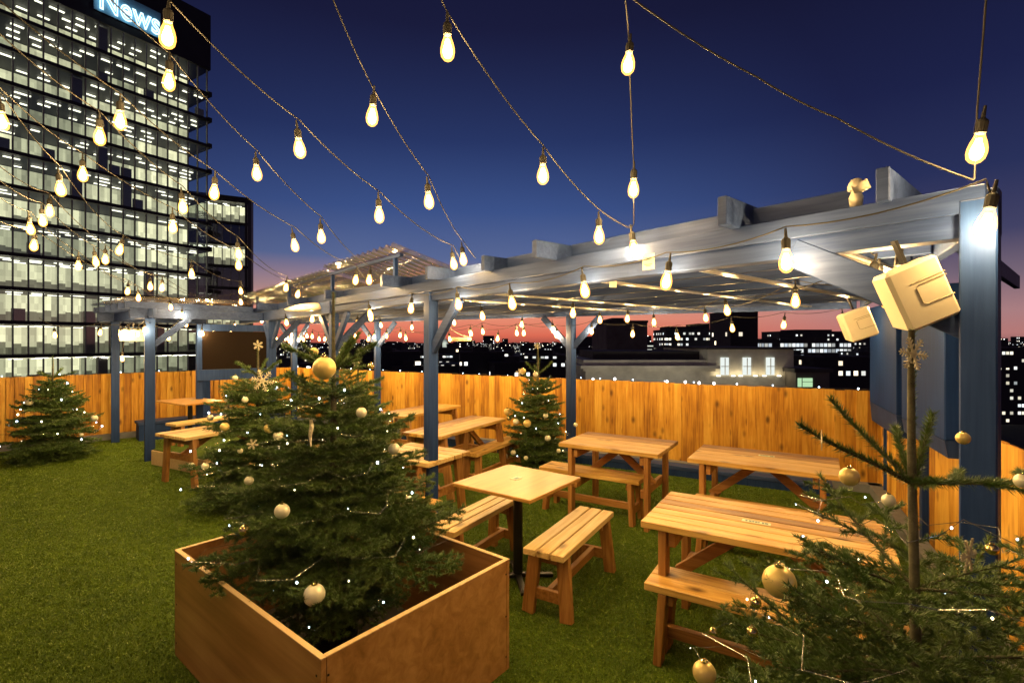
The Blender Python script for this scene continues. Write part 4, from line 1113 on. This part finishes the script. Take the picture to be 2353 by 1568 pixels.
for i, u in enumerate((1666, 1717, 1771)):
    m = MB(); m.box(U(u-9,D), .1, Z(861,D), U(u+9,D), .28, Z(821,D)); wi = m.build('window', M['windowlit'], root)
    m = MB(); m.box(U(u-.8,D), .04, Z(860,D), U(u+.8,D), .098, Z(822,D)); m.box(U(u-9,D), .02, Z(842,D), U(u+9,D), .096, Z(840.5,D)); m.build('glazing_bar', M['stone'], wi)
    for du in (-17, 17):
        m = MB(); m.box(U(u+du-4,D), -.25, Z(864,D), U(u+du+4,D), -.05, Z(861.5,D)); m.build('uplighter', M['ceillight'], root)
        lp = bpy.data.lights.new('uplight', 'POINT'); lp.energy = 22; lp.color = (1,.8,.5); lp.shadow_soft_size = .1
        lo = bpy.data.objects.new('uplight', lp); COL.objects.link(lo); lo.parent = root; lo.location = (U(u+du,D), -.35, Z(860,D))
for i, (u, v, e) in enumerate(((1362,871,60),(1412,870,160),(1532,876,90),(1574,877,110),(1606,879,110),(1640,880,60))):
    Dl = 54; root = empty('street_lamp', (U(u,Dl), Dl, -38), 0, f"white street lamp above the back fence, {ORD[i].replace('topmost','first').replace(' from the top','')} from left before stone building", 'street lamp', 'street lamps before the stone building')
    zl = Z(v,Dl)+38
    m = MB(); m.tube([(0,0,0),(0,0,zl-.3)], [.12,.06], 8); m.build('pole', M['darkwall'], root)
    m = MB(); m.lathe([(.04,-.16),(.12,-.1),(.14,0),(.11,.1),(.03,.14)], 10, (0,0,zl)); m.build('lamp_globe', M['aviation'], root, smooth=True)
    lp = bpy.data.lights.new('street_light', 'POINT'); lp.energy = e*.9; lp.color = (1,.9,.7); lp.shadow_soft_size = .25
    lo = bpy.data.objects.new('street_light', lp); COL.objects.link(lo); lo.parent = root; lo.location = (0,.45,zl+.2)
root = empty('green_lit_house', (0, 58, 0), 0, 'small dark house with one pale green lit window right of the stone building', 'building')
m = MB(); m.box(U(1828,58), 0, -38, U(1905,58), 12, Z(855,58)); m.build('wall', M['darkwall'], root)
m = MB(); m.prism([(U(1822,58),-.3),(U(1910,58),-.3),(U(1910,58),12.3),(U(1822,58),12.3)], Z(855,58)+.01, Z(846,58)); m.build('roof', M['darkroof'], root)
m = MB(); m.box(U(1832,58), -.12, Z(888,58), U(1865,58), -.01, Z(868,58)); wi = m.build('window', M['windowgreen'], root)
m = MB(); m.box(U(1840,58), -.16, Z(888,58), U(1841.5,58), -.121, Z(868,58)); m.box(U(1841.6,58), -.16, Z(877,58), U(1865,58), -.121, Z(876,58)); m.build('frame', M['darkroof'], wi)

def block(name, label, u0, u1, vt, D, mat, depth=25, group=None, roof=None, cat='building', zb=-38):
    root = empty(name, (U((u0+u1)/2, D), D, zb), 0, label, cat, group)
    a = (U(u1, D)-U(u0, D))/2; h = Z(vt, D)-zb
    m = MB(); m.box(-a, 0, 0, a, depth, h); m.build('wall', mat, root)
    m = MB(); m.box(-a-.15, -.15, h+.001, a+.15, depth+.15, h+.5)
    if roof:
        for (f0, f1, hh) in roof: m.box(-a+2*a*f0, 3, h+.502, -a+2*a*f1, depth-3, h+hh)
    m.build('roof', M['darkroof'], root)
    return root
block('dark_tower', 'plain dark slab block in front of the big wheel, left of the lit offices', 1393, 1487, 741, 110, M['darkwall'], 20, roof=[(.2,.5,1.2)])
block('lit_office_block', 'office block with bright floor strips right of the plain dark slab', 1489, 1570, 786, 450, M['rowlit'], 30, roof=[(.5,.98,3.2)])
block('stepped_office_block', 'taller stepped office block with scattered lit windows behind the string bulbs', 1530, 1660, 758, 330, M['cityB'], 30, roof=[(.1,.5,2.5),(.6,.8,4.5)])
block('slender_tower', 'slender dark tower with a few lit windows above the stone building', 1678, 1741, 716, 190, M['cityA'], 20)
block('long_office_block', 'long office block with two bright rows of windows left of the blue boards', 1751, 1960, 788, 290, M['office'], 25, roof=[(.0,.22,2.6),(.42,.72,3.4)])
m = block('long_upper_block', 'flat topped block set back above the long lit office rows', 1790, 2000, 762, 420, M['cityB'], 30, roof=[(.2,.6,2.0)])
block('dark_terrace_block', 'dark building with faint window rows low behind the fence right of the green window', 1872, 2008, 822, 170, M['cityA'], 20, roof=[(.3,.5,1.5)])
block('low_office_block', 'small office with a tight grid of lit windows left of the slim back post', 1233, 1292, 826, 260, M['office'], 20)
block('mid_dark_block', 'dark block low behind the fence near the middle post', 1000, 1120, 838, 240, M['cityA'], 20)
block('right_edge_block', 'office block with lit strips at the right picture edge beyond the near post', 2200, 2420, 800, 240, M['cityB'], 25)
block('right_gap_block', 'dark block seen in the gap between blue board and near post', 2150, 2300, 822, 280, M['cityA'], 25)
# scattered city
r = random.Random(21)
shapes = []
def city_proto(i, mat):
    a = r.uniform(6, 16); dp = r.uniform(10, 22); h = 20
    m = MB(); m.box(-a, 0, 0, a, dp, h); me1 = m.mesh('wall', M[mat])
    m = MB(); m.box(-a-.3, -.3, h+.01, a+.3, dp+.3, h+.8); m.box(-a*.5, dp*.3, h+.81, a*.1, dp*.7, h+3); me2 = m.mesh('roof', M['darkroof'])
    return me1, me2
protos = [city_proto(i, ['cityA','cityB','cityA','cityC'][i % 4]) for i in range(10)]
for i in range(150):
    Dd = 210*math.exp(r.random()*2.1); u = r.uniform(560, 2360)
    if Dd < 260 and 1320 < u < 2000: continue
    me1, me2 = protos[i % 10]
    top = CH-r.uniform(4, 13) if Dd < 500 else CH-r.uniform(2, 22)
    root = empty('city_building', (U(u, Dd), Dd, top-20-r.uniform(0, .1)), r.uniform(-.5, .5), 'dark distant city building among the night skyline beyond the fence', 'building', 'distant dark city buildings beyond the fence')
    link('wall', me1, root); link('roof', me2, root)
m = MB()
for i in range(700):
    Dd = r.uniform(1500, 5000); u = r.uniform(-200, 2600); x = U(u, Dd); a = r.uniform(12, 45)
    top = CH-r.uniform(2, 30) if r.random() < .93 else CH+r.uniform(0, 22)
    m.box(x-a, Dd, -38, x+a, Dd+30, top)
tag(m.build('far_skyline', M['cityC']), 'far city skyline under the sunset reading as one dark mass of roofs', 'skyline', kind='stuff')
# far towers in the sunset
for (u0, u1, vt, Dd, lab) in ((1328,1341,773,1500,'slim far tower under the sunset right of the back post'), (1052,1070,780,1300,'far square tower below the tube heater'), (792,806,770,1600,'far tower left of the big fir leader'),(930,950,786,1400,'low far tower between the bulbs left of the middle post')):
    block('far_tower', lab, u0, u1, vt, Dd, M['cityC'], 20, group=None)
# domed church
Dd = 1350; root = empty('domed_church', (U(1020, Dd), Dd, -38), 0, 'floodlit domed church on the skyline right of the middle post', 'church')
m = MB(); m.box(-26,0,0,26,60,Z(797,Dd)+38); m.build('nave', plain('floodlit_stone', (.35,.36,.36), .8), root)
zb = Z(797,Dd)+38
m = MB(); m.lathe([(9.5,0),(9.5,9),(10.5,9.2),(9.5,12),(7.5,17),(4,21),(1.5,22.5),(1.5,27),(.3,31)], 20, (0,20,zb)); m.build('dome', M['stone'], root, smooth=True)
m = MB(); m.lathe([(.1,-1.2),(1.2,0),(.1,1.2)], 8, (0,20,zb+31)); m.build('lantern', M['aviation'], root)
lp = bpy.data.lights.new('floodlight', 'POINT'); lp.energy = 60000; lp.color = (.8,.95,1); lp.shadow_soft_size = 1
lo = bpy.data.objects.new('floodlight', lp); COL.objects.link(lo); lo.parent = root; lo.location = (0,-22,zb+3)
# observation wheel
Dd = 2400; c = Vector((U(1402, Dd), Dd, Z(800, Dd))); rr = 40/F*Dd
root = empty('observation_wheel', (c.x, c.y, -38), 0, 'thin lit arc of a giant observation wheel in the sunset left of the dark slab', 'ferris wheel')
m = MB(); m.tube([(rr*math.cos(i*math.pi/40), 0, c.z+38+rr*math.sin(i*math.pi/40)) for i in range(81)], 1.6, 6); m.build('rim', M['eye'], root)
m = MB()
for i in range(24):
    a = i*math.pi/12; m.tube([(0,0,c.z+38),(rr*math.cos(a),0,c.z+38+rr*math.sin(a))], .25, 4)
m.build('spokes', M['darkwall'], root)
m = MB(); m.tube([(-30,20,0),(0,0,c.z+38)], 2, 6); m.tube([(30,20,0),(0,0,c.z+38)], 2, 6); m.build('legs', M['darkwall'], root)

print('bulbs', NB[0])
